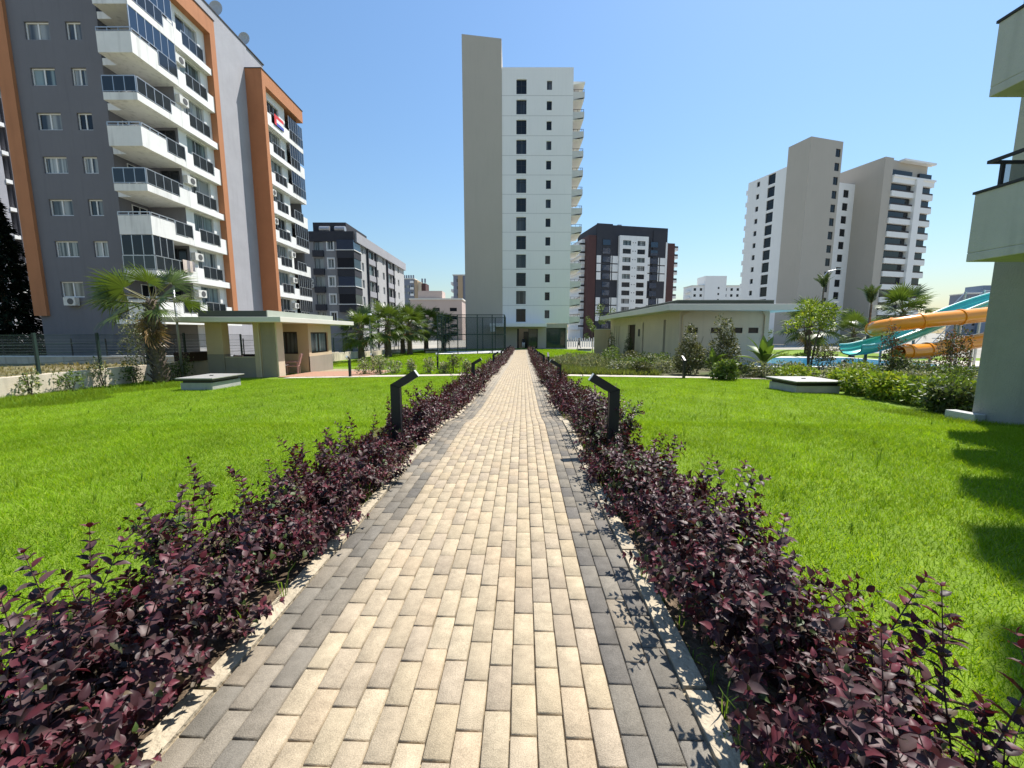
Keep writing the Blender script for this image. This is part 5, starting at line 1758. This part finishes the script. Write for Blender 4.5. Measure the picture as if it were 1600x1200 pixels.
# ------------------------------------------------------------ H: near building beside the lawn
Hb = thing("apartment_house", "white apartment house with dark base wall and box balconies beside the lawn", "building", (9.0, 0.0, -.4))
org(Hb)
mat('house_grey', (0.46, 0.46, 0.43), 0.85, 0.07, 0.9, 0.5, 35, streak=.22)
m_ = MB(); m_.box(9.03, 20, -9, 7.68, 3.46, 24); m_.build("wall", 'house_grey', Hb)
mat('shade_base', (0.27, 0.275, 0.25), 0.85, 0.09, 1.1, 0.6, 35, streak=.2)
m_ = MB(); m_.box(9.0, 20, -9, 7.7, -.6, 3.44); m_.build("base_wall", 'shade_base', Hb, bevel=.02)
m_ = MB(); m_.box(8.78, 9.0, 7.45, 7.98, -.6, -.12); m_.build("plinth", 'house_grey', Hb, bevel=.015)
for k in range(8):
    z = 2.61 + 2.58 * k
    m_ = MB()
    m_.box(7.7, 9.02, 4.2, 7.0, z, z + .14)
    m_.box(7.7, 7.84, 4.2, 7.0, z + .14, z + 1.09)
    m_.box(7.84, 9.02, 6.87, 7.0, z + .14, z + 1.09)
    m_.box(7.84, 9.02, 4.2, 4.33, z + .14, z + 1.09)
    b_ = m_.build("balcony", 'house_grey', Hb, bevel=.012)
    m_ = MB(); m_.box(7.68, 7.88, 4.18, 7.02, z + 1.09, z + 1.13); m_.box(7.88, 9.02, 6.85, 7.02, z + 1.09, z + 1.13); m_.build("coping", 'dark_frame', b_)
    m_ = MB(); m_.box(7.78, 9.0, 6.92, 6.96, z + 1.55, z + 1.6); m_.box(7.78, 7.82, 4.3, 6.92, z + 1.55, z + 1.6)
    for q in (8.0, 8.7): m_.box(q, q + .05, 6.92, 6.96, z + 1.13, z + 1.55)
    m_.box(7.78, 7.82, 6.0, 6.05, z + 1.13, z + 1.55)
    m_.build("railing", 'dark_frame', b_)
    m_ = MB(); m_.box(8.06, 8.69, 6.935, 6.945, z + 1.14, z + 1.54); m_.build("glass_panel", 'glass_clear', b_)
    m_ = MB(); m_.box(8.985, 9.02, 5.0, 6.6, z + .15, z + 2.25) if k > 0 else m_.box(8.96, 8.99, 5.0, 6.6, z + .15, z + .8); m_.build("balcony_door", 'glass_dark', b_)
org()

# ================================================================== GARDEN STRUCTURES
# ---- kiosk ---------------------------------------------------------
K = thing("garden_kiosk", "small cream kiosk with flat overhanging roof and open porch on the lawn", "kiosk", (-11.8, 18.2, -.62))
org(K)
def kb(x0, x1, y0, y1, z0, z1, name, m, bev=.012):
    return MB().box(x0, x1, y0, y1, z0, z1).build(name, m, K, bevel=bev)
for x0, x1, y0, y1 in ((-13.85, -13.1, 18.2, 18.65),):
    kb(x0, x1, y0, y1, .45, 1.9, "pillar", 'cream_wall'); kb(x0 - .004, x1 + .004, y0 - .004, y1, -.8, .45, "pillar_base", 'taupe_wall')
kb(-13.09, -11.72, 18.24, 18.42, -.8, .30, "low_wall", 'taupe_wall')
kb(-13.09, -11.72, 18.22, 18.44, .30, .34, "low_wall_cap", 'cream_pale')
kb(-11.72, -11.36, 18.24, 18.6, -.8, 1.9, "pillar", 'cream_wall')
kb(-11.35, -10.72, 18.2, 18.75, -.8, 1.9, "pillar", 'taupe_wall')
kb(-10.715, -10.64, 18.21, 18.74, -.8, 1.9, "corner_trim", 'cream_pale')
kb(-11.45, -11.41, 18.16, 18.2, -.6, 1.9, "downpipe", 'cream_pale', 0)
kb(-15.0, -9.9, 17.3, 25.3, 1.88, 2.1, "roof_slab", 'roof_edge')
kb(-13.75, -10.75, 17.75, 24.2, 2.1, 2.38, "roof_parapet", 'roof_felt')
mat('sage_lit', (0.33, 0.36, 0.30), .8, .06, 1.0)  # sunlit tone of the parapet's side, put into the colour
kb(-10.74, -10.70, 17.75, 24.2, 2.1, 2.40, "roof_trim", 'sage_lit', 0)  # no separate trim: thin sheet carrying the parapet's lit side in its colour
# room
OKf, OKs = (-12.8, 20.8), (-10.52, 20.8)
opf = [(.45, 1.7, .33, 1.47)]; ops_ = [(.25, 2.2, .35, 1.45)]
m_ = MB(); m_.facade(OKf, (1, 0), FR_, 2.28, -.8, 1.88, opf, .14); m_.facade(OKs, (0, 1), SD_, 2.6, .2, 1.88, ops_, .14)
m_.poly([(-12.8, 20.8, -.8), (-12.8, 23.4, -.8), (-12.8, 23.4, 1.88), (-12.8, 20.8, 1.88)]); m_.poly([(-12.8, 23.4, -.8), (-10.52, 23.4, -.8), (-10.52, 23.4, 1.88), (-12.8, 23.4, 1.88)])
m_.build("room_wall", 'cream_wall', K)
m_ = MB(); obox(m_, OKs, (0, 1), SD_, -.02, 2.62, .003, .02, -.8, .198); obox(m_, OKs, (0, 1), SD_, .0, 2.6, -.05, .0, -.8, .199); m_.build("base_wall", 'taupe_wall', K)
window(K, OKf, (1, 0), FR_, *opf[0], .12, 'brown_frame', 'pane_mixed', 1, 0, .07)
window(K, OKs, (0, 1), SD_, *ops_[0], .12, 'brown_frame', 'pane_teal', 1, 0, .07)
org()
t = thing("bench", "dark brown slatted bench back seen through the kiosk opening", "bench", (-12.6, 19.9, g(-12.6, 19.9)))
for k in range(4): MB().box(-.75, .75, -.03, .03, .42 + .16 * k, .55 + .16 * k).build("slat", 'dark_brown', t)
MB().box(-.75, .75, -.45, -.04, .38, .42).build("seat", 'dark_brown', t)
for x in (-.68, .62): MB().box(x, x + .06, -.4, .03, 0, .38).build("leg", 'dark_brown', t)
t = thing("planter", "dark brown box planter standing on the boundary wall next to the kiosk", "planter", (-15.2, 19.0, .1))
MB().box(-.35, .35, -.6, .6, 0, .4).build("box", 'dark_brown', t, bevel=.01)
MB().box(-.32, .32, -.57, .57, .4, .43).build("soil_top", 'soil', t)

def garden_chair(x, y, rz, label):
    t = thing("garden_chair", label, "chair", (x, y, g(x, y) + .03), rz, "pink garden chairs")
    MB().box(-.28, .28, -.27, .25, .36, .43).build("seat", 'pink_plastic', t, bevel=.02)
    m_ = MB(); m_.prism([(.2, .43), (.26, .43), (.42, .98), (.36, 1.0)], 'x', -.28, .28); m_.build("backrest", 'pink_plastic', t, bevel=.015)
    for s in (-1, 1):
        MB().box(s * .3 - .03, s * .3 + .03, -.26, .3, .58, .63).build("armrest", 'pink_plastic', t, bevel=.01)
        for yy in (-.24, .22): MB().box(s * .27 - .03, s * .27 + .03, yy - .03, yy + .03, 0, .58).build("leg", 'pink_plastic', t)
garden_chair(-10.9, 19.9, R(-70), "pink garden chair with tall back beside the white folding table")
garden_chair(-12.75, 19.2, R(160), "pink garden chair half hidden behind the kiosk's low wall")
t = thing("folding_table", "small white folding table on the kiosk porch", "table", (-11.35, 19.35, g(-11.3, 19.3) + .03))
MB().box(-.38, .38, -.28, .28, .44, .48).build("tabletop", 'white_plastic', t, bevel=.008)
for yy in (-.24, .21):
    for s in (-1, 1):
        m_ = MB(); m_.prism([(s * -.32, 0), (s * -.25, 0), (s * .3, .44), (s * .23, .44)], 'y', yy + (.015 if s > 0 else 0), yy + .03 + (.015 if s > 0 else 0)); m_.build("leg", 'white_plastic', t)

# ---- cream pool building ------------------------------------------------
Cr = thing("pool_building", "long cream single-storey pool building with overhanging flat roof", "building", (14.0, 28.0, -.95))
org(Cr)
OR, ORs = (11.6, 28.0), (11.6, 28.0)
opf = [(.6, 1.3, 1.4, 1.78), (2.2, 2.9, 1.4, 1.78), (3.75, 4.4, 1.4, 1.78), (4.8, 5.5, 1.4, 1.78)]
opl = [(2.5, 2.95, -.6, 2.4), (7.5, 7.9, -.7, 2.3), (10.0, 12.4, -.9, 2.2), (15.6, 15.9, .1, 2.2), (16.5, 16.8, .1, 2.2), (17.4, 17.7, .1, 2.2)]
m_ = MB(); m_.facade(OR, (1, 0), FR_, 6.2, -1.1, 2.95, opf, .12); m_.build("wall", 'cream_pale', Cr)
m_ = MB(); m_.facade(ORs, (0, 1), NL, 19.5, -1.1, 2.95, opl, .25); m_.poly([(17.8, 28, -1.1), (17.8, 47, -1.1), (17.8, 47, 2.95), (17.8, 28, 2.95)]); m_.poly([(11.6, 47.5, -1.1), (17.8, 47.5, -1.1), (17.8, 47.5, 2.95), (11.6, 47.5, 2.95)]); m_.build("wall", 'cream_pale', Cr)
for o_ in opf: window(Cr, OR, (1, 0), FR_, *o_, .11, 'dark_frame', 'glass_dark', 0, 0, .035)
for k, o_ in enumerate(opl): window(Cr, ORs, (0, 1), NL, *o_, .24, 'dark_frame' if k != 2 else 'brown_frame', 'glass_dark' if k != 2 else 'dark_brown', 0, 0, .05, "window" if k != 2 else "door")
MB().box(10.4, 19.4, 26.9, 47.9, 2.9, 3.32).build("roof_slab", 'roof_edge', Cr, bevel=.02)
MB().box(11.2, 17.7, 27.5, 47.2, 3.32, 3.6).build("roof_parapet", 'roof_felt', Cr)
MB().box(11.18, 17.72, 27.48, 47.22, 3.6, 3.63).build("roof_trim", 'grey_metal', Cr)
for x in (11.78, 17.45):
    m_ = MB(); m_.tube([(x + (.35 if x < 13 else -.35), 27.75, 2.88), (x, 27.93, 2.6), (x, 27.93, -1)], .05, 8); m_.build("downpipe", 'cream_wall', Cr, smooth=True)
MB().box(11.56, 11.6, 36.6, 37.0, 1.1, 1.75).build("notice_panel", 'dark_frame', Cr)
org()
t = thing("screen_wall", "free-standing cream screen wall at the far end of the pool building", "wall", (10.5, 47.5, g(10.5, 47.5)))
MB().box(-.75, 1.05, 0, .25, -.2, 2.85).build("panel", 'cream_wall', t, bevel=.01)
MB().box(-.8, 1.1, -.05, .3, 2.85, 2.92).build("coping", 'roof_edge', t)

# ---- boundary wall and fence -----------------------------------------------
t = thing("boundary_wall", "long low pale rendered wall at the kiosk-side edge of the lawn", "wall", (-15.2, 30.0, -.9))
for k in range(18):
    y0 = 5 + k * 3.0
    zt = .10 if y0 < 20 else .10 - .028 * (y0 - 20)
    MB().box(-.1, .1, y0 - 30, y0 + 2.985 - 30, -.6, zt + .9).build("wall_section", 'fence_wall', t, bevel=.01)
t = thing("mesh_fence", "dark green mesh fence standing on the low boundary wall", "fence", (-15.2, 30.0, -.9))
for k in range(28):
    y0 = 5 + k * 1.95
    zt = (.10 if y0 < 20 else .10 - .028 * (y0 - 20)) + .9
    MB().box(-.035, .035, y0 - 30 - .035, y0 - 30 + .035, zt - .15, zt + 1.32).build("post", 'fence_green', t)
    MB().box(-.004, .004, y0 - 30 + .05, y0 - 30 + 1.9, zt + .04, zt + 1.25).build("net_panel", 'mesh_net', t)
    m_ = MB()
    for q in range(5): m_.box(-.009, .009, y0 - 30 + .04, y0 - 30 + 1.91, zt + .05 + q * .3 - .006, zt + .05 + q * .3 + .006)
    w_ = m_.build("wires", 'fence_green', t); w_["kind"] = "stuff"
# neighbour's wall and rail behind the waste strip
t = thing("neighbour_wall", "white-topped low wall in front of the grey apartment house", "wall", (-26.0, 25.6, -.6))
MB().box(-24, 10.5, 0, .2, -.2, .48).build("panel", 'fence_wall', t)
MB().box(-24, 10.5, -.03, .23, .48, .56).build("coping", 'white_stucco', t)
t = thing("neighbour_fence", "thin wire fence on the white-topped wall of the grey house", "fence", (-26.0, 25.7, -.04))
for k in range(15): MB().box(-22 + k * 2.2, -21.95 + k * 2.2, -.025, .025, 0, 1.1).build("post", 'dark_metal', t)
m_ = MB()
for q in range(6): m_.box(-22, 10.3, -.006, .006, .1 + q * .18, .112 + q * .18)
w_ = m_.build("wires", 'grey_metal', t); w_["kind"] = "stuff"
# white fence by the tower
t = thing("picket_fence", "white upright fence beside the tower's garden corner", "fence", (14.0, 74.0, -1.2))
for k in range(22): MB().box(-4.5 + k * .42, -4.3 + k * .42, -.03, .03, 0, 1.6 + .2 * (k % 2)).build("picket", 'white_frame', t)
MB().box(-4.6, 4.8, .03, .07, 1.0, 1.12).build("rail", 'white_frame', t)
for k, (x, y) in enumerate(((-20.5, 60.0), (-19.5, 68.0))):
    pass

# ---- sports cage --------------------------------------------------------------
flat("court", [(-8.5, 44.8), (-.7, 44.8), (-.45, 53.2), (-8.5, 53.2)], 'court_floor', .06)
t = thing("sports_cage", "tall dark mesh sports cage around a pale court beside the path", "cage", (-4.6, 49.0, -.97))
cx = [-3.7, -1.45, .75, 2.4, 3.75]
for x in cx:
    for y in (-4.1, 4.1): MB().box(x - .05, x + .05, y - .05, y + .05, -.2, 4.4).build("post", 'fence_green', t)
for y in (-1.4, 1.4):
    for x in (-3.7, 3.75): MB().box(x - .05, x + .05, y - .05, y + .05, -.2, 4.4).build("post", 'fence_green', t)
for z in (.15, 2.2, 4.38):
    for y in (-4.1, 4.1): MB().box(-3.64, 3.69, y - .03, y + .03, z - .03, z + .03).build("rail", 'fence_green', t)
    for x in (-3.7, 3.75): MB().box(x - .03, x + .03, -4.04, 4.04, z - .03, z + .03).build("rail", 'fence_green', t)
for y in (-4.1, 4.1): MB().box(-3.64, 3.69, y - .006, y + .006, .2, 4.34).build("net_panel", 'mesh_net', t)
for x in (-3.7, 3.75): MB().box(x - .006, x + .006, -4.04, 4.04, .2, 4.34).build("net_panel", 'mesh_net', t)

# ---- bollard lamps -----------------------------------------------------------------
def bollard_proto(label):
    t = thing("path_lamp", label, "lamp", (0, 0, 0), 0, "bent path lamps")
    y0, y1 = -.042, .042
    m_ = MB(); m_.prism([(0, -.05), (0, .764), (-.11, .728), (-.11, -.05)], 'y', y0, y1); m_.build("post", 'dark_metal', t, bevel=.004)
    m_ = MB(); m_.prism([(-.0, .7645), (-.294, .941), (-.345, .867), (-.11, .7285)], 'y', y0, y1); m_.build("arm", 'dark_metal', t, bevel=.004)
    m_ = MB(); m_.prism([(-.2955, .9445), (-.349, .868), (-.353, .8705), (-.2995, .947)], 'y', y0 + .004, y1 - .004); m_.build("end_plate", 'lens_white', t)
    m_ = MB(); m_.prism([(-.338, .8665), (-.16, .7535), (-.163, .749), (-.341, .862)], 'y', y0 + .012, y1 - .012); m_.build("lens", 'lens_white', t)
    m_ = MB(); m_.box(-.15, .04, -.08, .08, -.05, .012); m_.build("base_plate", 'dark_metal', t)
    return t
proto = bollard_proto("bent dark path lamp standing in the pool-side hedge nearest the camera")
lamps = [(1.235, 4.58, 0, None),
         (-1.52, 5.0, math.pi, "bent dark path lamp standing in the kiosk-side hedge nearest the camera")]
names = ["second", "third", "fourth", "fifth", "sixth"]
for k, y in enumerate((11.9, 21.0, 29.0, 37.0, 45.0)):
    lamps.append((xc(y) + 1.42, y, 0, "bent dark path lamp, %s along the pool-side hedge" % names[k]))
for k, y in enumerate((13.0, 22.0, 30.0, 38.0, 46.0)):
    lamps.append((xc(y) - 1.40, y, math.pi, "bent dark path lamp, %s along the kiosk-side hedge" % names[k]))
lamps += [(7.3, 16.85, R(-90), "dark lamp beside the cross path in front of the olive shrubs"),
          (1.75, 19.2, R(-90), "dark lamp at the corner of path and pool-side cross path"),
          (-7.2, 17.75, R(90), "dark lamp at the patio end of the kiosk-side cross path"),
          (-7.6, 21.9, R(90), "dark lamp behind the variegated shrubs by the patio"),
          (-3.9, 21.0, R(90), "dark lamp beyond the cross path on the kiosk-side lawn"),
          (13.6, 16.2, R(20), "dark lamp among the shrubs in front of the pool")]
for k, (x, y, rz, lab) in enumerate(lamps):
    o = proto if k == 0 else copy_tree(proto)
    o.location = (x, y, g(x, y) + .01)
    o.rotation_euler = (0, 0, rz)
    if lab: o["label"] = lab

# ---- low concrete boxes with lids -----------------------------------------------------
def lidbox(x0, x1, y0, y1, h, label, slope=0.0):
    cx_, cy_ = (x0 + x1) / 2, (y0 + y1) / 2
    w, d = (x1 - x0) / 2, (y1 - y0) / 2
    t = thing("inspection_box", label, "box", (cx_, cy_, g(cx_, cy_)), 0, "low concrete boxes on the lawn")
    MB().box(-w, w, -d, d, -.25, h * .58).build("plinth", 'concrete', t, bevel=.012)
    MB().box(-w + .05, w - .05, -d + .05, d - .05, h * .58, h * .86).build("gap_shade", 'dark_metal', t)  # dark block filling the gap, its colour standing for shade under the lid
    m_ = MB(); m_.box(-w - .09, w + .09, -d - .09, d + .09, h * .86, h * .86 + .035); m_.build("lid", 'lid_metal', t, bevel=.005)
    for s in (-1, 1): MB().box(-w - .085, w + .085, s * (d + .07) - .012, s * (d + .07) + .012, h * .74, h * .86).build("lid_rim", 'dark_metal', t)
    for s in (-1, 1): MB().box(s * (w + .07) - .012, s * (w + .07) + .012, -d - .05, d + .05, h * .74, h * .86).build("lid_rim", 'dark_metal', t)
    MB().box(-.06, .06, -.015, .015, h * .86 + .035, h * .86 + .06).build("handle", 'dark_metal', t)
lidbox(-10.95, -9.9, 13.1, 14.5, .46, "low concrete box with flat metal lid on the kiosk-side lawn")
lidbox(8.75, 10.1, 12.2, 13.5, .42, "low concrete box with flat metal lid at the shrub edge")
lidbox(-10.4, -9.0, 48.2, 49.4, .55, "small concrete box with lid on the lawn beside the sports cage")
lidbox(9.3, 11.1, 56.0, 57.0, .35, "small concrete box with lid near the walking person")

# ---- lamp posts -----------------------------------------------------------------------------
t = thing("garden_lamp", "slim grey garden lamp post with flat round head beside the big palm", "lamp post", (-14.45, 17.45, g(-14.45, 17.45)))
m_ = MB(); m_.tube([(0, 0, -.05), (0, 0, 4.1)], [.055, .04], 10); m_.build("pole", 'grey_metal', t, smooth=True)
m_ = MB(); m_.tube([(0, 0, 4.1), (0, 0, 4.18), (0, 0, 4.32), (0, 0, 4.38)], [.06, .2, .2, .12], 14); m_.build("head", 'lens_white', t)
m_ = MB(); m_.tube([(-.32, 0, 4.14), (.32, 0, 4.14)], .02, 6); m_.build("crossbar", 'grey_metal', t)
t = thing("street_lamp", "tall thin street lamp in front of the beige tower", "street lamp", (45.8, 60, -1.3))
m_ = MB(); m_.tube([(0, 0, 0), (-.2, 0, 11), (.3, 0, 11.6), (1.6, 0, 11.9)], [.12, .08, .06, .05], 8); m_.build("pole", 'rail_metal', t)
MB().box(1.5, 2.4, -.12, .12, 11.85, 12.0).build("head", 'rail_metal', t)
t = thing("garden_lamp", "thin grey lamp post in front of the first palm of the row", "lamp post", (-11.6, 33.0, g(-11.6, 33)))
m_ = MB(); m_.tube([(0, 0, -.05), (0, 0, 3.7)], [.055, .04], 8); m_.build("pole", 'grey_metal', t)
m_ = MB(); m_.tube([(0, 0, 3.7), (0, 0, 3.78), (0, 0, 3.9)], [.06, .2, .15], 12); m_.build("head", 'lens_white', t)

# ---- pool and slides ----------------------------------------------------------------------------
m_ = MB(); m_.poly([(14.6, 24.4, -.66), (27.5, 24.4, -.66), (27.5, 32.8, -.66), (14.6, 32.8, -.66)]); tag(m_.build("pool_water", 'pool_water'), kind="structure")
t = thing("pool_edge", "pale stone coping around the blue pool", "coping", (21.0, 28.6, -.9))
for a in ((-6.9, 7.0, -4.7, -4.2), (-6.9, 7.0, 4.2, 5.9), (-6.9, -6.4, -4.2, 4.2), (6.5, 7.0, -4.2, 4.2)):
    MB().box(a[0], a[1], a[2], a[3], -.3, .30).build("coping_side", 'pool_coping', t, bevel=.01)
flat("pool_deck", [(11.2, 9.6), (15.5, 8.6), (40, 9), (40, 12.5), (11.8, 10.4)], 'pale_paving', .04)
flat("pool_deck", [(28, 18), (46, 18), (46, 34), (28, 34)], 'pale_paving', .04)
def u_trough(pts, w, hs, th=.05):
    """open slide: U profile swept along pts"""
    V, Fc = [], []
    prof = [(-w, hs), (-w * .9, hs * .45), (-w * .6, .08), (0, 0), (w * .6, .08), (w * .9, hs * .45), (w, hs), (w + th, hs), (w * .95 + th, hs * .4), (w * .62, -.0), (0, -th * 1.4), (-w * .62, -.0), (-w * .95 - th, hs * .4), (-w - th, hs)]
    n = len(prof)
    P = [Vector(p) for p in pts]
    for k, p in enumerate(P):
        d = (P[min(k + 1, len(P) - 1)] - P[max(k - 1, 0)]); d.z = 0; d.normalize()
        s = Vector((-d.y, d.x, 0))
        for a, b in prof: V.append(tuple(p + s * a + Vector((0, 0, b))))
    for k in range(len(P) - 1):
        for j in range(n):
            j2 = (j + 1) % n
            Fc.append((k * n + j, k * n + j2, (k + 1) * n + j2, (k + 1) * n + j))
    return np.array(V), np.array(Fc)
def smooth_pts(pts, n=24):
    pts = [np.array(p, float) for p in pts]
    out = []
    for k in range(len(pts) - 1):
        p0, p1, p2, p3 = pts[max(k - 1, 0)], pts[k], pts[k + 1], pts[min(k + 2, len(pts) - 1)]
        for i in range(n // (len(pts) - 1) + 2):
            t = i / (n // (len(pts) - 1) + 2)
            out.append(.5 * ((2 * p1) + (-p0 + p2) * t + (2 * p0 - 5 * p1 + 4 * p2 - p3) * t * t + (-p0 + 3 * p1 - 3 * p2 + p3) * t ** 3))
    out.append(pts[-1])
    return [tuple(q) for q in out]
def tube_slide(pts, r, label, posts):
    t = thing("tube_slide", label, "water slide", (pts[0][0], pts[0][1], g(pts[0][0], pts[0][1])), 0, "orange tube slides")
    org(t)
    sp_ = smooth_pts(pts, 30)
    m_ = MB(); m_.tube(sp_, r, 20, cap=False); m_.tube(sp_, r - .03, 20, cap=False); m_.build("tube", 'orange_slide', t, smooth=True)
    for k in range(2, len(sp_) - 1, 6):
        a, b = Vector(sp_[k]), Vector(sp_[k + 1]); d = (b - a).normalized() * .05
        m_ = MB(); m_.tube([a - d, a - d * .99, a + d * .99, a + d], [r, r + .05, r + .05, r], 20, cap=False); m_.build("flange", 'orange_slide', t, smooth=False)
    for x, y, z in posts:
        m_ = MB(); m_.tube([(x, y, g(x, y) - .1), (x, y, z)], .07, 8); m_.build("support", 'grey_metal', t)
    org()
    return t
tube_slide([(33.1, 23.6, 3.2), (30.1, 23.8, 2.75), (27.4, 24.0, 2.42), (25.0, 24.1, 2.18), (23.6, 24.5, 1.95), (23.1, 25.5, 1.75), (24.0, 26.6, 1.55), (26.6, 27.0, 1.3)], .43,
           "long orange tube slide curving round above the pool", [(30.1, 23.8, 2.3), (26.4, 24.05, 1.9), (24.6, 26.75, 1.1)])
tube_slide([(31.0, 24.6, 1.35), (28.2, 24.7, .85), (25.7, 24.5, .40), (23.3, 24.2, .22)], .45,
           "lower orange tube slide with its open mouth at the pool", [(28.3, 24.7, .5), (25.6, 24.5, 0.0)])
t = thing("open_slide", "turquoise open water slide running down between the orange tubes", "water slide", (24.0, 25.6, g(24, 25.6)))
org(t)
tp = smooth_pts([(33.0, 25.7, 3.9), (29.9, 25.7, 3.0), (27.8, 25.65, 2.2), (25.7, 25.6, 1.25), (23.9, 25.55, .55), (22.3, 25.5, .12), (21.5, 25.5, .05)], 30)
V, Fc = u_trough(tp, .85, .6)
o = link("trough", np_mesh("trough", V - np.array(list(t.location)), Fc, 'turquoise_slide', smooth=True), t)
for sgn in (-1, 1):
    m_ = MB(); m_.tube([(p[0], p[1] + sgn * .87, p[2] + .61) for p in tp], .06, 8); m_.build("lip", 'turquoise_pale', t, smooth=True)
for x, z in ((28.4, 2.9), (25.6, 1.75)):
    m_ = MB(); m_.tube([(x, 25.65, g(x, 25.65) - .1), (x, 25.65, z)], .07, 8); m_.build("support", 'grey_metal', t)
org()
t = thing("slide_stairs", "grey metal stair and railing at the top of the slides", "stairs", (30.5, 27.5, g(30.5, 27.5)))
for k in range(12): MB().box(-2.6 + .26 * k, -2.3 + .26 * k, -.5, .5, .3 + .32 * k, .34 + .32 * k).build("step", 'grey_metal', t)
MB().box(.6, 2.6, -.6, .6, 4.0, 4.08).build("platform", 'grey_metal', t)
for x, y in ((.65, -.55), (2.5, -.55), (.65, .55), (2.5, .55)): MB().box(x - .05, x + .05, y - .05, y + .05, -.1, 5.1).build("post", 'rail_metal', t)
for y in (-.55, .55):
    m_ = MB(); m_.tube([(-2.6, y, 1.3), (.65, y, 5.05), (2.55, y, 5.05)], .03, 6); m_.build("handrail", 'rail_metal', t)
t = thing("pool_ladder", "curved steel pool ladder at the far pool edge", "ladder", (19.4, 32.6, -.62))
for x in (-.28, .28):
    m_ = MB(); m_.tube([(x, .6, 0), (x, .6, .7), (x, .3, .95), (x, -.1, .8), (x, -.2, -.2)], .03, 8); m_.build("rail", 'rail_metal', t, smooth=True)
for z in (-.1, .15): MB().box(-.27, .27, -.22, -.16, z, z + .03).build("rung", 'rail_metal', t)

# ================================================================== PEOPLE
def person(x, y, rz, label, pose, m_body, m_legs):
    t = thing("person", label, "person", (x, y, g(x, y) + .02), rz)
    J, E, Rd = [], [], []
    def j(p, r):
        J.append(p); Rd.append(r); return len(J) - 1
    pel = j((0, 0, .95), .13); wst = j((0, 0, 1.12), .12); ch = j((0, .02, 1.34), .15); nk = j((0, .02, 1.50), .055); hd = j((0, .03, 1.60), .085); tp_ = j((0, .03, 1.70), .08)
    E += [(pel, wst), (wst, ch), (ch, nk), (nk, hd), (hd, tp_)]
    for s in (-1, 1):
        st = pose * s
        hp = j((s * .10, 0, .90), .095); kn = j((s * .10, st * .16 + .03, .50), .062); an = j((s * .10, st * .30 - .04, .09), .042); to = j((s * .10, st * .30 + .14, .03), .035)
        E += [(pel, hp), (hp, kn), (kn, an), (an, to)]
        sh = j((s * .19, .02, 1.40), .062); el = j((s * .24, -st * .10, 1.13), .045); wr = j((s * .23, -st * .22 + .06, .90), .032); ha = j((s * .22, -st * .24 + .09, .81), .03)
        E += [(ch, sh), (sh, el), (el, wr), (wr, ha)]
    bm = bmesh.new()
    lay = bm.verts.layers.skin.verify()
    vs = [bm.verts.new(p) for p in J]
    for v, r in zip(vs, Rd): v[lay].radius = (r, r * .85)
    vs[0][lay].use_root = True
    for a, b in E: bm.edges.new((vs[a], vs[b]))
    me = bpy.data.meshes.new("body"); bm.to_mesh(me); bm.free()
    me.materials.append(MATS[m_body])
    o = link("body", me, t)
    o.modifiers.new("skin", 'SKIN'); sb = o.modifiers.new("sub", 'SUBSURF'); sb.levels = 1; sb.render_levels = 2
    m_ = MB(); m_.tube([(0, .035, 1.545), (0, .045, 1.60), (0, .04, 1.66)], [.06, .088, .08], 10); m_.build("face", 'skin', t, smooth=True)
    m_ = MB(); m_.tube([(0, .0, 1.58), (0, .01, 1.68), (0, .02, 1.74), (0, .03, 1.77)], [.085, .10, .085, .03], 10); m_.build("hair", 'hair_dark', t, smooth=True)
    if m_legs:
        for s in (-1, 1):
            st = pose * s
            m_ = MB(); m_.tube([(s * .10, 0, .95), (s * .10, st * .16 + .03, .50), (s * .10, st * .30 - .04, .1)], [.11, .075, .06], 10); m_.build("trouser_leg", m_legs, t, smooth=True)
    return t
person(10.1, 60.5, R(100), "person in dark clothes walking on the lawn beside the tower", .9, 'dark_cloth', None)
person(1.75, 61.2, R(180), "person in dark top and pale trousers at the tower entrance", .35, 'dark_cloth', 'pale_cloth')
